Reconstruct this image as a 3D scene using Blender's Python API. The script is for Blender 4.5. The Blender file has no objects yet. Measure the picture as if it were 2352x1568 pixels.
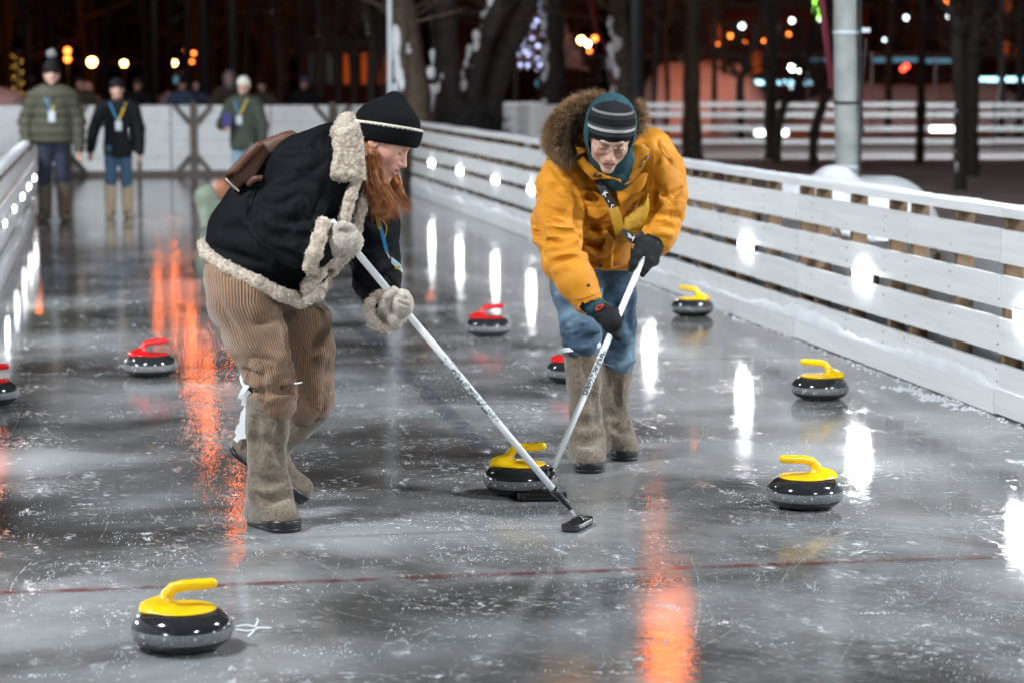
import bpy, bmesh, math, random
import numpy as np
from mathutils import Vector, Matrix

random.seed(7); rng = np.random.default_rng(7)
scene = bpy.context.scene
COL = scene.collection

# ------------------------------------------------------------------ camera
FPX, CXP, CYP, EYE = 5551.0, 1176.0, 784.0, 1.63      # focal length in photo pixels, centre, eye height
PITCH = math.atan(608.0 / FPX)
cam_d = bpy.data.cameras.new('camera'); cam = bpy.data.objects.new('camera', cam_d); COL.objects.link(cam)
cam.location = (0, 0, EYE); cam.rotation_euler = (math.pi / 2 - PITCH, 0, 0)
cam_d.sensor_width = 36; cam_d.lens = 36 * FPX / 2352.0
cam_d.clip_start = 0.1; cam_d.clip_end = 2000
cam_d.dof.use_dof = True; cam_d.dof.focus_distance = 9.05; cam_d.dof.aperture_fstop = 3.0
scene.camera = cam

# ------------------------------------------------------------------ night sky, exposure
wd = bpy.data.worlds.new('World'); scene.world = wd; wd.use_nodes = True
_bg = wd.node_tree.nodes['Background']
_bg.inputs['Color'].default_value = (0.55, 0.36, 0.34, 1); _bg.inputs['Strength'].default_value = 0.022
scene.view_settings.view_transform = 'Standard'; scene.view_settings.look = 'None'
scene.view_settings.exposure = 0.28; scene.view_settings.gamma = 1.0
scene.cycles.use_denoising = True
scene.cycles.max_bounces = 6; scene.cycles.glossy_bounces = 4; scene.cycles.diffuse_bounces = 3
scene.cycles.transmission_bounces = 4
scene.cycles.sample_clamp_indirect = 6.0; scene.cycles.sample_clamp_direct = 0
scene.cycles.caustics_reflective = False; scene.cycles.caustics_refractive = False
RINK_LAMP = 125.0       # radiance of the white rink lamps
ADDED_FLOOD = 760.0            # radiance of the added unseen floodlights
SODIUM = 150.0           # radiance of the orange street lamps

# ------------------------------------------------------------------ geometry of the place
_fw = Vector((0, math.cos(PITCH), -math.sin(PITCH))); _up = Vector((0, math.sin(PITCH), math.cos(PITCH)))
def W(x, y, d):
    """point seen at photo position (x, y) and standing d metres away"""
    r = _fw + Vector(((x - CXP) / FPX, 0, 0)) + _up * ((CYP - y) / FPX)
    return Vector((0, 0, EYE)) + r * (d / r.y)
def G(x, y, z=0.0):
    r = _fw + Vector(((x - CXP) / FPX, 0, 0)) + _up * ((CYP - y) / FPX)
    return Vector((0, 0, EYE)) + r * ((z - EYE) / r.z)
ANG = math.atan(1000 / 5900.0)
RU = Vector((-math.sin(ANG), math.cos(ANG), 0)); RN = Vector((math.cos(ANG), math.sin(ANG), 0))
TL, TR = -0.80, 4.28                   # left and right fence lines
def RK(s, t, z=0.0): return RU * s + RN * t + Vector((0, 0, z))
def s_at(px, t):                       # distance along the rink where the line at t crosses photo column px
    k = (px - CXP) / FPX
    # X = -sin*s + cos*t ; Y = cos*s + sin*t ; X = k*Y (pitch ignored)
    sa, ca = math.sin(ANG), math.cos(ANG)
    return (ca * t - k * sa * t) / (sa + k * ca)

# ------------------------------------------------------------------ objects
MATS = {}
def tag(o, label=None, cat=None, group=None, kind=None):
    if label: o['label'] = label
    if cat: o['category'] = cat
    if group: o['group'] = group
    if kind: o['kind'] = kind
    return o
def thing(name, label, cat, loc=(0, 0, 0), rz=0.0, group=None):
    o = bpy.data.objects.new(name, None); COL.objects.link(o)
    o.empty_display_size = 0.1
    o.location = loc; o.rotation_euler = (0, 0, rz)
    return tag(o, label, cat, group)
def attach(o, parent, world=True):
    o.parent = parent
    if world and parent.type == 'EMPTY':
        o.matrix_parent_inverse = (Matrix.Translation(parent.location) @ parent.rotation_euler.to_matrix().to_4x4()).inverted()
def mesh_obj(name, V, F, mat, parent=None, smooth=True, world=True, attrs=None):
    me = bpy.data.meshes.new(name)
    V = np.asarray(V, dtype=np.float32)
    if isinstance(F, np.ndarray) and F.ndim == 2:
        n, k = F.shape
        me.vertices.add(len(V)); me.vertices.foreach_set('co', V.ravel())
        me.loops.add(n * k); me.loops.foreach_set('vertex_index', F.astype(np.int32).ravel())
        me.polygons.add(n)
        me.polygons.foreach_set('loop_start', np.arange(0, n * k, k, dtype=np.int32))
        me.polygons.foreach_set('loop_total', np.full(n, k, dtype=np.int32))
        me.update(calc_edges=True); me.validate()
    else:
        me.from_pydata([tuple(v) for v in V], [], [tuple(int(i) for i in f) for f in F]); me.update()
    if attrs:
        for an, av in attrs.items():
            av = np.asarray(av, dtype=np.float32)
            if av.ndim == 1:
                a = me.attributes.new(an, 'FLOAT', 'POINT'); a.data.foreach_set('value', av)
            else:
                a = me.attributes.new(an, 'FLOAT_COLOR', 'POINT')
                a.data.foreach_set('color', np.concatenate([av, np.ones((len(av), 1), np.float32)], 1).ravel())
    if mat is not None: me.materials.append(MATS[mat] if isinstance(mat, str) else mat)
    if smooth: me.polygons.foreach_set('use_smooth', np.ones(len(me.polygons), dtype=bool))
    o = bpy.data.objects.new(name, me); COL.objects.link(o)
    if parent is not None: attach(o, parent, world)
    return o
class MB:
    """collects simple solids into one mesh"""
    def __init__(s): s.V, s.F = [], []
    def add(s, V, F):
        b = len(s.V); s.V += [tuple(v) for v in V]; s.F += [tuple(i + b for i in f) for f in F]; return s
    def box(s, c, h, ax=None, bev=0.0):
        c = Vector(c); ax = ax or (Vector((1, 0, 0)), Vector((0, 1, 0)), Vector((0, 0, 1)))
        if bev <= 0:
            V = [c + ax[0] * (h[0] * i) + ax[1] * (h[1] * j) + ax[2] * (h[2] * k) for i in (-1, 1) for j in (-1, 1) for k in (-1, 1)]
            return s.add(V, [(0, 1, 3, 2), (4, 6, 7, 5), (0, 4, 5, 1), (2, 3, 7, 6), (0, 2, 6, 4), (1, 5, 7, 3)])
        bm = bmesh.new(); bmesh.ops.create_cube(bm, size=2)
        for v in bm.verts: v.co = Vector((v.co.x * h[0], v.co.y * h[1], v.co.z * h[2]))
        bmesh.ops.bevel(bm, geom=list(bm.edges), offset=bev, segments=2, affect='EDGES', profile=0.6)
        V = [c + ax[0] * v.co.x + ax[1] * v.co.y + ax[2] * v.co.z for v in bm.verts]
        F = [[v.index for v in f.verts] for f in bm.faces]; bm.free()
        return s.add(V, F)
    def tube(s, pts, rads, n=10, cap=True):
        pts = [Vector(p) for p in pts]
        if not hasattr(rads, '__len__'): rads = [rads] * len(pts)
        V, F = [], []; ref = None
        for i, p in enumerate(pts):
            t = (pts[min(i + 1, len(pts) - 1)] - pts[max(i - 1, 0)]).normalized()
            if ref is None: ref = t.orthogonal().normalized()
            a = (ref - t * ref.dot(t)).normalized(); b = t.cross(a); ref = a
            for j in range(n):
                q = 2 * math.pi * j / n
                V.append(p + (a * math.cos(q) + b * math.sin(q)) * rads[i])
        for i in range(len(pts) - 1):
            for j in range(n):
                F.append((i * n + j, i * n + (j + 1) % n, (i + 1) * n + (j + 1) % n, (i + 1) * n + j))
        if cap:
            F.append(tuple(range(n))[::-1]); F.append(tuple((len(pts) - 1) * n + j for j in range(n)))
        return s.add(V, F)
    def lathe(s, prof, n=40, c=(0, 0, 0)):
        c = Vector(c); V, F = [], []
        for r, z in prof:
            for j in range(n):
                q = 2 * math.pi * j / n; V.append(c + Vector((r * math.cos(q), r * math.sin(q), z)))
        for i in range(len(prof) - 1):
            for j in range(n):
                F.append((i * n + j, i * n + (j + 1) % n, (i + 1) * n + (j + 1) % n, (i + 1) * n + j))
        F.append(tuple(range(n))[::-1]); F.append(tuple((len(prof) - 1) * n + j for j in range(n)))
        return s.add(V, F)
    def sphere(s, c, r, n=10, m=7):
        c = Vector(c); r = (r, r, r) if not hasattr(r, '__len__') else r
        prof = [(math.sin(math.pi * i / m), -math.cos(math.pi * i / m)) for i in range(1, m)]
        V, F = [], []
        for a, z in prof:
            for j in range(n):
                q = 2 * math.pi * j / n; V.append(c + Vector((a * math.cos(q) * r[0], a * math.sin(q) * r[1], z * r[2])))
        for i in range(len(prof) - 1):
            for j in range(n):
                F.append((i * n + j, i * n + (j + 1) % n, (i + 1) * n + (j + 1) % n, (i + 1) * n + j))
        V.append(c - Vector((0, 0, r[2]))); V.append(c + Vector((0, 0, r[2]))); k = len(prof)
        for j in range(n):
            F.append((k * n, (j + 1) % n, j)); F.append((k * n + 1, (k - 1) * n + j, (k - 1) * n + (j + 1) % n))
        return s.add(V, F)
    def build(s, name, mat, parent=None, smooth=False, world=True):
        return mesh_obj(name, np.array(s.V), s.F, mat, parent, smooth, world)
def copy_tree(o, parent=None):
    c = o.copy(); COL.objects.link(c); c.parent = parent
    for ch in list(o.children): copy_tree(ch, c)
    return c

# ------------------------------------------------------------------ noise on arrays
def _hash(i, j, k, seed):
    h = (i * 374761393 + j * 668265263 + k * 2147483647 + seed * 1274126177) & 0xffffffff
    h = ((h ^ (h >> 13)) * 1274126177) & 0xffffffff
    return ((h ^ (h >> 16)) & 0xffff) / 65535.0
def vnoise(P, seed=0):
    P = np.asarray(P, dtype=np.float64)
    I = np.floor(P).astype(np.int64); f = P - I; f = f * f * (3 - 2 * f)
    out = 0
    for a in (0, 1):
        wa = f[:, 0] if a else 1 - f[:, 0]
        for b in (0, 1):
            wb = f[:, 1] if b else 1 - f[:, 1]
            for c in (0, 1):
                wc = f[:, 2] if c else 1 - f[:, 2]
                out = out + wa * wb * wc * _hash(I[:, 0] + a, I[:, 1] + b, I[:, 2] + c, seed)
    return out
def fbm(P, oct=3, seed=0):
    s, a, t = 0, 0.5, 0
    for o in range(oct):
        s = s + a * vnoise(P * (2.03 ** o), seed + o * 17); t += a; a *= 0.5
    return s / t
def ridged(P, oct=2, seed=0):
    s, a, t = 0, 0.6, 0
    for o in range(oct):
        s = s + a * (1 - np.abs(2 * vnoise(P * (1.9 ** o), seed + o * 31) - 1)); t += a; a *= 0.45
    return s / t

# ------------------------------------------------------------------ implicit shapes -> one continuous surface
def _v(a): return np.array([a[0], a[1], a[2]], dtype=np.float64)
class Shape:
    def __init__(s): s.ops = []; s.lo = np.full(3, 1e9); s.hi = np.full(3, -1e9)
    def _put(s, fn, lo, hi, k, op):
        s.ops.append((fn, lo, hi, k, op))
        if op == 'u': s.lo = np.minimum(s.lo, lo); s.hi = np.maximum(s.hi, hi)
        return s
    def cone(s, a, b, ra, rb=None, k=0.02, op='u', flat=None, fs=1.0):
        a, b = _v(a), _v(b); rb = ra if rb is None else rb
        fl = None if flat is None else _v(flat) / np.linalg.norm(_v(flat))
        ab = b - a; L = max(ab @ ab, 1e-9); R = max(ra, rb)
        def fn(x, y, z):
            px, py, pz = x - a[0], y - a[1], z - a[2]
            t = np.clip((px * ab[0] + py * ab[1] + pz * ab[2]) / L, 0, 1)
            qx, qy, qz = px - t * ab[0], py - t * ab[1], pz - t * ab[2]
            if fl is not None:
                g = (qx * fl[0] + qy * fl[1] + qz * fl[2]) * (1.0 / fs - 1)
                qx, qy, qz = qx + g * fl[0], qy + g * fl[1], qz + g * fl[2]
            d = np.sqrt(qx * qx + qy * qy + qz * qz) - (ra + t * (rb - ra))
            return d * (min(fs, 1.0) if fl is not None else 1.0)
        e = R * max(1.0, fs)
        return s._put(fn, np.minimum(a, b) - e, np.maximum(a, b) + e, k, op)
    def chain(s, pts, rads, k=0.02, op='u', flat=None, fs=1.0, closed=False):
        n = len(pts)
        if not hasattr(rads, '__len__'): rads = [rads] * n
        for i in range(n - (0 if closed else 1)):
            j = (i + 1) % n
            s.cone(pts[i], pts[j], rads[i], rads[j], k, op, flat, fs)
        return s
    def ell(s, c, r, ax=None, k=0.02, op='u'):
        c = _v(c); r = np.array(r, dtype=np.float64)
        A = np.eye(3) if ax is None else np.array([_v(a) for a in ax])
        def fn(x, y, z):
            px, py, pz = x - c[0], y - c[1], z - c[2]
            k0 = 0; k1 = 0
            for i in range(3):
                u = px * A[i][0] + py * A[i][1] + pz * A[i][2]
                k0 = k0 + (u / r[i]) ** 2; k1 = k1 + (u / r[i] ** 2) ** 2
            k0 = np.sqrt(k0); return k0 * (k0 - 1) / np.maximum(np.sqrt(k1), 1e-6)
        e = np.sqrt((np.abs(A.T) ** 2) @ (r ** 2))
        return s._put(fn, c - e, c + e, k, op)
    def poly(s, c, ax, pts, half, rnd=0.01, k=0.02, op='u'):
        """extruded polygon: pts in the plane (ax[0], ax[1]) about c, half thickness along ax[2]"""
        c = _v(c); A = np.array([_v(a) for a in ax]); q = [np.array(p, dtype=np.float64) for p in pts]; n = len(q)
        def fn(x, y, z):
            px, py, pz = x - c[0], y - c[1], z - c[2]
            u = px * A[0][0] + py * A[0][1] + pz * A[0][2]; v = px * A[1][0] + py * A[1][1] + pz * A[1][2]
            w = np.abs(px * A[2][0] + py * A[2][1] + pz * A[2][2]) - (half - rnd)
            d = (u - q[0][0]) ** 2 + (v - q[0][1]) ** 2; sg = np.ones(d.shape)
            for i in range(n):
                j = (i - 1) % n; e = q[j] - q[i]; wx = u - q[i][0]; wy = v - q[i][1]
                t = np.clip((wx * e[0] + wy * e[1]) / (e @ e), 0, 1)
                d = np.minimum(d, (wx - e[0] * t) ** 2 + (wy - e[1] * t) ** 2)
                c1 = v >= q[i][1]; c2 = v < q[j][1]; c3 = e[0] * wy > e[1] * wx
                sg = np.where((c1 & c2 & c3) | (~c1 & ~c2 & ~c3), -sg, sg)
            d = sg * np.sqrt(d) + rnd
            return np.minimum(np.maximum(d, w), 0) + np.sqrt(np.maximum(d, 0) ** 2 + np.maximum(w, 0) ** 2) - rnd
        P = np.array([c + A[0] * p[0] + A[1] * p[1] + A[2] * (h * half) for p in q for h in (-1, 1)])
        return s._put(fn, P.min(0) - rnd, P.max(0) + rnd, k, op)
    def cut(s, p, n, k=0.0):
        """keep the side the normal n points away from"""
        p, n = _v(p), _v(n); n = n / np.linalg.norm(n)
        def fn(x, y, z): return -((x - p[0]) * n[0] + (y - p[1]) * n[1] + (z - p[2]) * n[2])
        return s._put(fn, None, None, k, 'cut')
    def mesh(s, vox, smooth=2, disp=None):
        lo = s.lo - 3 * vox; hi = s.hi + 3 * vox
        n = np.ceil((hi - lo) / vox).astype(int) + 1
        X = [(lo[i] + vox * np.arange(n[i])) for i in range(3)]
        f = np.full(tuple(n), 0.5)
        for fn, a, b, k, op in s.ops:
            if a is None:
                sl = (slice(None),) * 3
            else:
                m = k + 4 * vox
                i0 = np.clip(np.floor((a - m - lo) / vox).astype(int), 0, n - 1); i1 = np.clip(np.ceil((b + m - lo) / vox).astype(int) + 1, 1, n)
                if np.any(i1 <= i0): continue
                sl = tuple(slice(i0[q], i1[q]) for q in range(3))
            d = fn(X[0][sl[0]][:, None, None], X[1][sl[1]][None, :, None], X[2][sl[2]][None, None, :])
            g = f[sl]
            if op == 'u':
                if k > 0:
                    h = np.clip(0.5 + 0.5 * (g - d) / k, 0, 1); r = g + (d - g) * h - k * h * (1 - h)
                else: r = np.minimum(g, d)
            else:
                d = -d
                if op == 'cut': d = d
                if k > 0:
                    h = np.clip(0.5 - 0.5 * (g - d) / k, 0, 1); r = g + (d - g) * h + k * h * (1 - h)
                else: r = np.maximum(g, d)
            f[sl] = r
        V, F = surface_nets(f, lo, vox)
        if len(V) == 0: return V, F
        for _ in range(smooth): V = relax(V, F, 0.5)
        if disp is not None:
            N = vnormals(V, F); V = V + N * disp(V, N)[:, None]
        return V, F
def surface_nets(f, lo, vox):
    s = f < 0
    cnt = np.zeros(tuple(np.array(f.shape) - 1), np.int8)
    for a in (0, 1):
        for b in (0, 1):
            for c in (0, 1):
                cnt += s[a:s.shape[0] - 1 + a, b:s.shape[1] - 1 + b, c:s.shape[2] - 1 + c]
    act = (cnt > 0) & (cnt < 8); idx = np.full(act.shape, -1, np.int64)
    I, J, K = np.nonzero(act); idx[I, J, K] = np.arange(len(I))
    acc = np.zeros((len(I), 3)); w = np.zeros(len(I))
    cs = [(a, b, c) for a in (0, 1) for b in (0, 1) for c in (0, 1)]
    for p in cs:
        for q in cs:
            if sum(q) - sum(p) == 1 and sum(abs(q[i] - p[i]) for i in range(3)) == 1:
                fa = f[I + p[0], J + p[1], K + p[2]]; fb = f[I + q[0], J + q[1], K + q[2]]
                m = (fa < 0) != (fb < 0); t = np.zeros(len(I)); t[m] = fa[m] / (fa[m] - fb[m])
                pt = np.array(p)[None] + t[:, None] * (np.array(q) - np.array(p))[None]
                acc[m] += pt[m]; w[m] += 1
    V = (acc / np.maximum(w, 1)[:, None] + np.stack([I, J, K], 1)) * vox + lo
    Fs = []
    for ax in range(3):
        b, c = (ax + 1) % 3, (ax + 2) % 3
        s0 = np.take(s, np.arange(s.shape[ax] - 1), ax); s1 = np.take(s, np.arange(1, s.shape[ax]), ax)
        E = np.array(np.nonzero(s0 != s1)).T
        if len(E) == 0: continue
        ok = (E[:, b] > 0) & (E[:, c] > 0) & (E[:, b] < s.shape[b] - 1) & (E[:, c] < s.shape[c] - 1); E = E[ok]
        ins = s0[E[:, 0], E[:, 1], E[:, 2]]
        def cell(db, dc):
            q = E.copy(); q[:, b] += db; q[:, c] += dc; return idx[q[:, 0], q[:, 1], q[:, 2]]
        Q = np.stack([cell(-1, -1), cell(0, -1), cell(0, 0), cell(-1, 0)], 1)
        Q[~ins] = Q[~ins][:, ::-1]; Fs.append(Q)
    F = np.concatenate(Fs) if Fs else np.zeros((0, 4), np.int64)
    return V, F[(F >= 0).all(1)]
def relax(V, F, a):
    n = len(V); e0 = F.ravel(); e1 = np.roll(F, -1, 1).ravel()
    c = np.bincount(e0, minlength=n) + np.bincount(e1, minlength=n); S = np.zeros_like(V)
    for i in range(3):
        S[:, i] = np.bincount(e0, V[e1, i], n) + np.bincount(e1, V[e0, i], n)
    return V + a * (S / np.maximum(c, 1)[:, None] - V)
def vnormals(V, F):
    d1 = V[F[:, 2]] - V[F[:, 0]]; d2 = V[F[:, 3]] - V[F[:, 1]]; fn = np.cross(d1, d2); N = np.zeros_like(V)
    for i in range(3):
        for j in range(4): N[:, i] += np.bincount(F[:, j], fn[:, i], len(V))
    return N / np.maximum(np.linalg.norm(N, axis=1), 1e-12)[:, None]
def frizz(amp, size, seed=3):
    return lambda V, N: amp * (fbm(V / size, 2, seed) - 0.5) * 2
def folds(amp, sx=9, sy=9, sz=22, seed=5):
    """cloth: broad swells with sharp creases lying mostly across the limb"""
    def fn(V, N):
        w = np.stack([fbm(V * 5, 2, seed + 1), fbm(V * 5, 2, seed + 2), fbm(V * 5, 2, seed + 3)], 1) - .5
        P = V * np.array([sx, sy, sz]) + 3.2 * w
        r = 1 - np.abs(2 * vnoise(P, seed) - 1); r2 = 1 - np.abs(2 * vnoise(P * 1.7 + 9.1, seed + 9) - 1)
        m = np.clip(fbm(V * 4.5, 2, seed + 20) * 2.2 - .55, 0, 1)
        return amp * (1.1 * (fbm(V * 7, 2, seed + 30) - .5) - m * (1.5 * r ** 5 + .8 * r2 ** 5) + .35)
    return fn

# ------------------------------------------------------------------ materials
def _nt(name):
    m = bpy.data.materials.new(name); m.use_nodes = True; nt = m.node_tree
    return m, nt, nt.nodes['Principled BSDF']
def _n(nt, typ, **kw):
    n = nt.nodes.new(typ)
    for k, v in kw.items():
        if k.startswith('i_'):
            key = k[2:].replace('_', ' '); n.inputs[key].default_value = v
        else: setattr(n, k, v)
    return n
def rgb(c): return (c[0], c[1], c[2], 1)
def mat(name, base, rough=0.6, var=None, bump=None, metal=0.0, coat=0.0, sheen=0.0, emit=None, spec=0.5, attr=None, bump2=None, rib=None, trans=0.0, sss=0.0):
    m, nt, P = _nt(name); L = nt.links.new
    P.inputs['Base Color'].default_value = rgb(base); P.inputs['Roughness'].default_value = rough
    P.inputs['Metallic'].default_value = metal; P.inputs['Coat Weight'].default_value = coat
    P.inputs['Specular IOR Level'].default_value = spec
    if sheen: P.inputs['Sheen Weight'].default_value = sheen; P.inputs['Sheen Roughness'].default_value = 0.5
    if trans: P.inputs['Transmission Weight'].default_value = trans
    if sss: P.inputs['Subsurface Weight'].default_value = sss; P.inputs['Subsurface Radius'].default_value = (0.012, 0.005, 0.003); P.inputs['Subsurface Scale'].default_value = 1.0
    if emit: P.inputs['Emission Color'].default_value = rgb(emit[0]); P.inputs['Emission Strength'].default_value = emit[1]
    tc = _n(nt, 'ShaderNodeTexCoord'); col = None
    if attr:
        a = _n(nt, 'ShaderNodeAttribute', attribute_name=attr); col = a.outputs['Color']
    if var:
        c2, sc = var[0], var[1]; det = var[2] if len(var) > 2 else 4.0; lo, hi = (var[3] if len(var) > 3 else (0.35, 0.65))
        no = _n(nt, 'ShaderNodeTexNoise', i_Scale=sc, i_Detail=det); L(tc.outputs['Object'], no.inputs['Vector'])
        mr = _n(nt, 'ShaderNodeMapRange'); mr.inputs[1].default_value = lo; mr.inputs[2].default_value = hi
        L(no.outputs['Fac'], mr.inputs[0])
        mx = _n(nt, 'ShaderNodeMix', data_type='RGBA')
        L(mr.outputs[0], mx.inputs[0])
        if col is not None: L(col, mx.inputs[6])
        else: mx.inputs[6].default_value = rgb(base)
        mx.inputs[7].default_value = rgb(c2); col = mx.outputs[2]
    hgt = None
    if rib:
        a = _n(nt, 'ShaderNodeAttribute', attribute_name='rib')
        mu = _n(nt, 'ShaderNodeMath', operation='MULTIPLY'); L(a.outputs['Fac'], mu.inputs[0]); mu.inputs[1].default_value = 2 * math.pi / rib[0]
        si = _n(nt, 'ShaderNodeMath', operation='SINE'); L(mu.outputs[0], si.inputs[0])
        mr = _n(nt, 'ShaderNodeMapRange'); mr.inputs[1].default_value = -1; L(si.outputs[0], mr.inputs[0])
        mr.inputs[3].default_value = rib[1]; mr.inputs[4].default_value = 1.0
        mx = _n(nt, 'ShaderNodeMix', data_type='RGBA', blend_type='MULTIPLY'); mx.inputs[0].default_value = 1
        if col is not None: L(col, mx.inputs[6])
        else: mx.inputs[6].default_value = rgb(base)
        L(mr.outputs[0], mx.inputs[7]); col = mx.outputs[2]
        b = _n(nt, 'ShaderNodeBump', i_Strength=0.8, i_Distance=0.002); L(si.outputs[0], b.inputs['Height']); hgt = b
    if col is not None: L(col, P.inputs['Base Color'])
    for bp in (bump, bump2):
        if bp:
            no = _n(nt, 'ShaderNodeTexNoise', i_Scale=bp[0], i_Detail=bp[3] if len(bp) > 3 else 3.0); L(tc.outputs['Object'], no.inputs['Vector'])
            b = _n(nt, 'ShaderNodeBump', i_Strength=bp[1], i_Distance=bp[2] if len(bp) > 2 else 0.004)
            L(no.outputs['Fac'], b.inputs['Height'])
            if hgt is not None: L(hgt.outputs['Normal'], b.inputs['Normal'])
            hgt = b
    if hgt is not None: L(hgt.outputs['Normal'], P.inputs['Normal'])
    MATS[name] = m; return m
def emitter(name, color, strength):
    m = bpy.data.materials.new(name); m.use_nodes = True; nt = m.node_tree; nt.nodes.clear()
    e = _n(nt, 'ShaderNodeEmission'); e.inputs['Color'].default_value = rgb(color); e.inputs['Strength'].default_value = strength
    o = _n(nt, 'ShaderNodeOutputMaterial'); nt.links.new(e.outputs[0], o.inputs['Surface']); MATS[name] = m; return m

mat('white_paint', (0.82, 0.83, 0.84), 0.42, var=((0.66, 0.66, 0.66), 5.0, 8, (0.5, 0.85)), bump=(60, 0.2, 0.002), bump2=(7, 0.3, 0.006))
mat('raw_wood', (0.20, 0.125, 0.07), 0.75, var=((0.11, 0.065, 0.035), 14, 4), bump=(50, 0.3, 0.003))
mat('snow', (0.80, 0.82, 0.86), 0.7, var=((0.72, 0.74, 0.79), 6, 5), bump=(30, 0.4, 0.01), bump2=(150, 0.3, 0.003))
mat('dirty_snow', (0.42, 0.40, 0.40), 0.8, var=((0.30, 0.27, 0.26), 0.9, 6), bump=(4, 0.6, 0.08), bump2=(30, 0.4, 0.02))
mat('frost', (0.85, 0.88, 0.91), 0.6, bump=(200, 0.3, 0.002))
mat('concrete', (0.30, 0.31, 0.30), 0.8, var=((0.23, 0.24, 0.235), 7, 6), bump=(60, 0.3, 0.004))
mat('dark_metal', (0.03, 0.03, 0.033), 0.5, metal=0.3)
mat('grey_metal', (0.30, 0.31, 0.32), 0.4, metal=0.7)
mat('pale_metal', (0.55, 0.60, 0.64), 0.5)
mat('bark', (0.040, 0.030, 0.024), 0.9, var=((0.018, 0.014, 0.012), 9, 6), bump=(18, 0.9, 0.03))
mat('bark_brown', (0.10, 0.075, 0.05), 0.9, var=((0.05, 0.037, 0.027), 9, 6), bump=(18, 0.9, 0.03))
mat('far_wood', (0.075, 0.05, 0.04), 0.95)
mat('cable', (0.012, 0.012, 0.014), 0.6)
mat('maroon', (0.16, 0.01, 0.03), 0.6)
mat('red_line', (0.30, 0.008, 0.02), 0.2, var=((0.10, 0.03, 0.035), 4, 6, (0.35, 0.7)))
def board_paint():
    m, nt, P = _nt('board_paint'); L = nt.links.new; P.inputs['Roughness'].default_value = .42
    tc = _n(nt, 'ShaderNodeTexCoord'); oi = _n(nt, 'ShaderNodeObjectInfo'); mu = _n(nt, 'ShaderNodeVectorMath', operation='SCALE'); cb = _n(nt, 'ShaderNodeCombineXYZ')
    for i in range(3): L(oi.outputs['Random'], cb.inputs[i])
    L(cb.outputs[0], mu.inputs[0]); mu.inputs['Scale'].default_value = 37.0; ad = _n(nt, 'ShaderNodeVectorMath', operation='ADD'); L(tc.outputs['Object'], ad.inputs[0]); L(mu.outputs[0], ad.inputs[1])
    mp = _n(nt, 'ShaderNodeMapping'); mp.inputs['Scale'].default_value = (1.2, 26, 26); L(ad.outputs[0], mp.inputs['Vector'])
    g = _n(nt, 'ShaderNodeTexNoise', i_Scale=1.0, i_Detail=6, i_Roughness=.65); L(mp.outputs[0], g.inputs['Vector']); d = _n(nt, 'ShaderNodeTexNoise', i_Scale=3.2, i_Detail=8, i_Roughness=.7); L(ad.outputs[0], d.inputs['Vector'])
    r1 = _n(nt, 'ShaderNodeMapRange'); L(g.outputs['Fac'], r1.inputs[0])
    for i, q in enumerate((.45, .78, 0, .55)): r1.inputs[i + 1].default_value = q
    x1 = _n(nt, 'ShaderNodeMix', data_type='RGBA'); L(r1.outputs[0], x1.inputs[0]); x1.inputs[6].default_value = (.84, .85, .865, 1); x1.inputs[7].default_value = (.60, .59, .575, 1)
    r2 = _n(nt, 'ShaderNodeMapRange'); L(d.outputs['Fac'], r2.inputs[0])
    for i, q in enumerate((.60, .80, 0, .5)): r2.inputs[i + 1].default_value = q
    x2 = _n(nt, 'ShaderNodeMix', data_type='RGBA'); L(r2.outputs[0], x2.inputs[0]); L(x1.outputs[2], x2.inputs[6]); x2.inputs[7].default_value = (.42, .40, .38, 1)
    hv = _n(nt, 'ShaderNodeMix', data_type='RGBA', blend_type='MULTIPLY'); hv.inputs[0].default_value = 1; L(x2.outputs[2], hv.inputs[6]); r3 = _n(nt, 'ShaderNodeMapRange'); L(oi.outputs['Random'], r3.inputs[0]); r3.inputs[3].default_value = .90; r3.inputs[4].default_value = 1.0; L(r3.outputs[0], hv.inputs[7]); L(hv.outputs[2], P.inputs['Base Color'])
    b = _n(nt, 'ShaderNodeBump', i_Strength=.35, i_Distance=.003); L(g.outputs['Fac'], b.inputs['Height']); L(b.outputs[0], P.inputs['Normal']); MATS['board_paint'] = m
board_paint()
emitter('rink_light', (0.93, 0.97, 1.0), RINK_LAMP)
emitter('added_flood_light', (0.88, 0.95, 1.0), ADDED_FLOOD)
emitter('sodium_light', (1.0, 0.165, 0.018), SODIUM)
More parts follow.
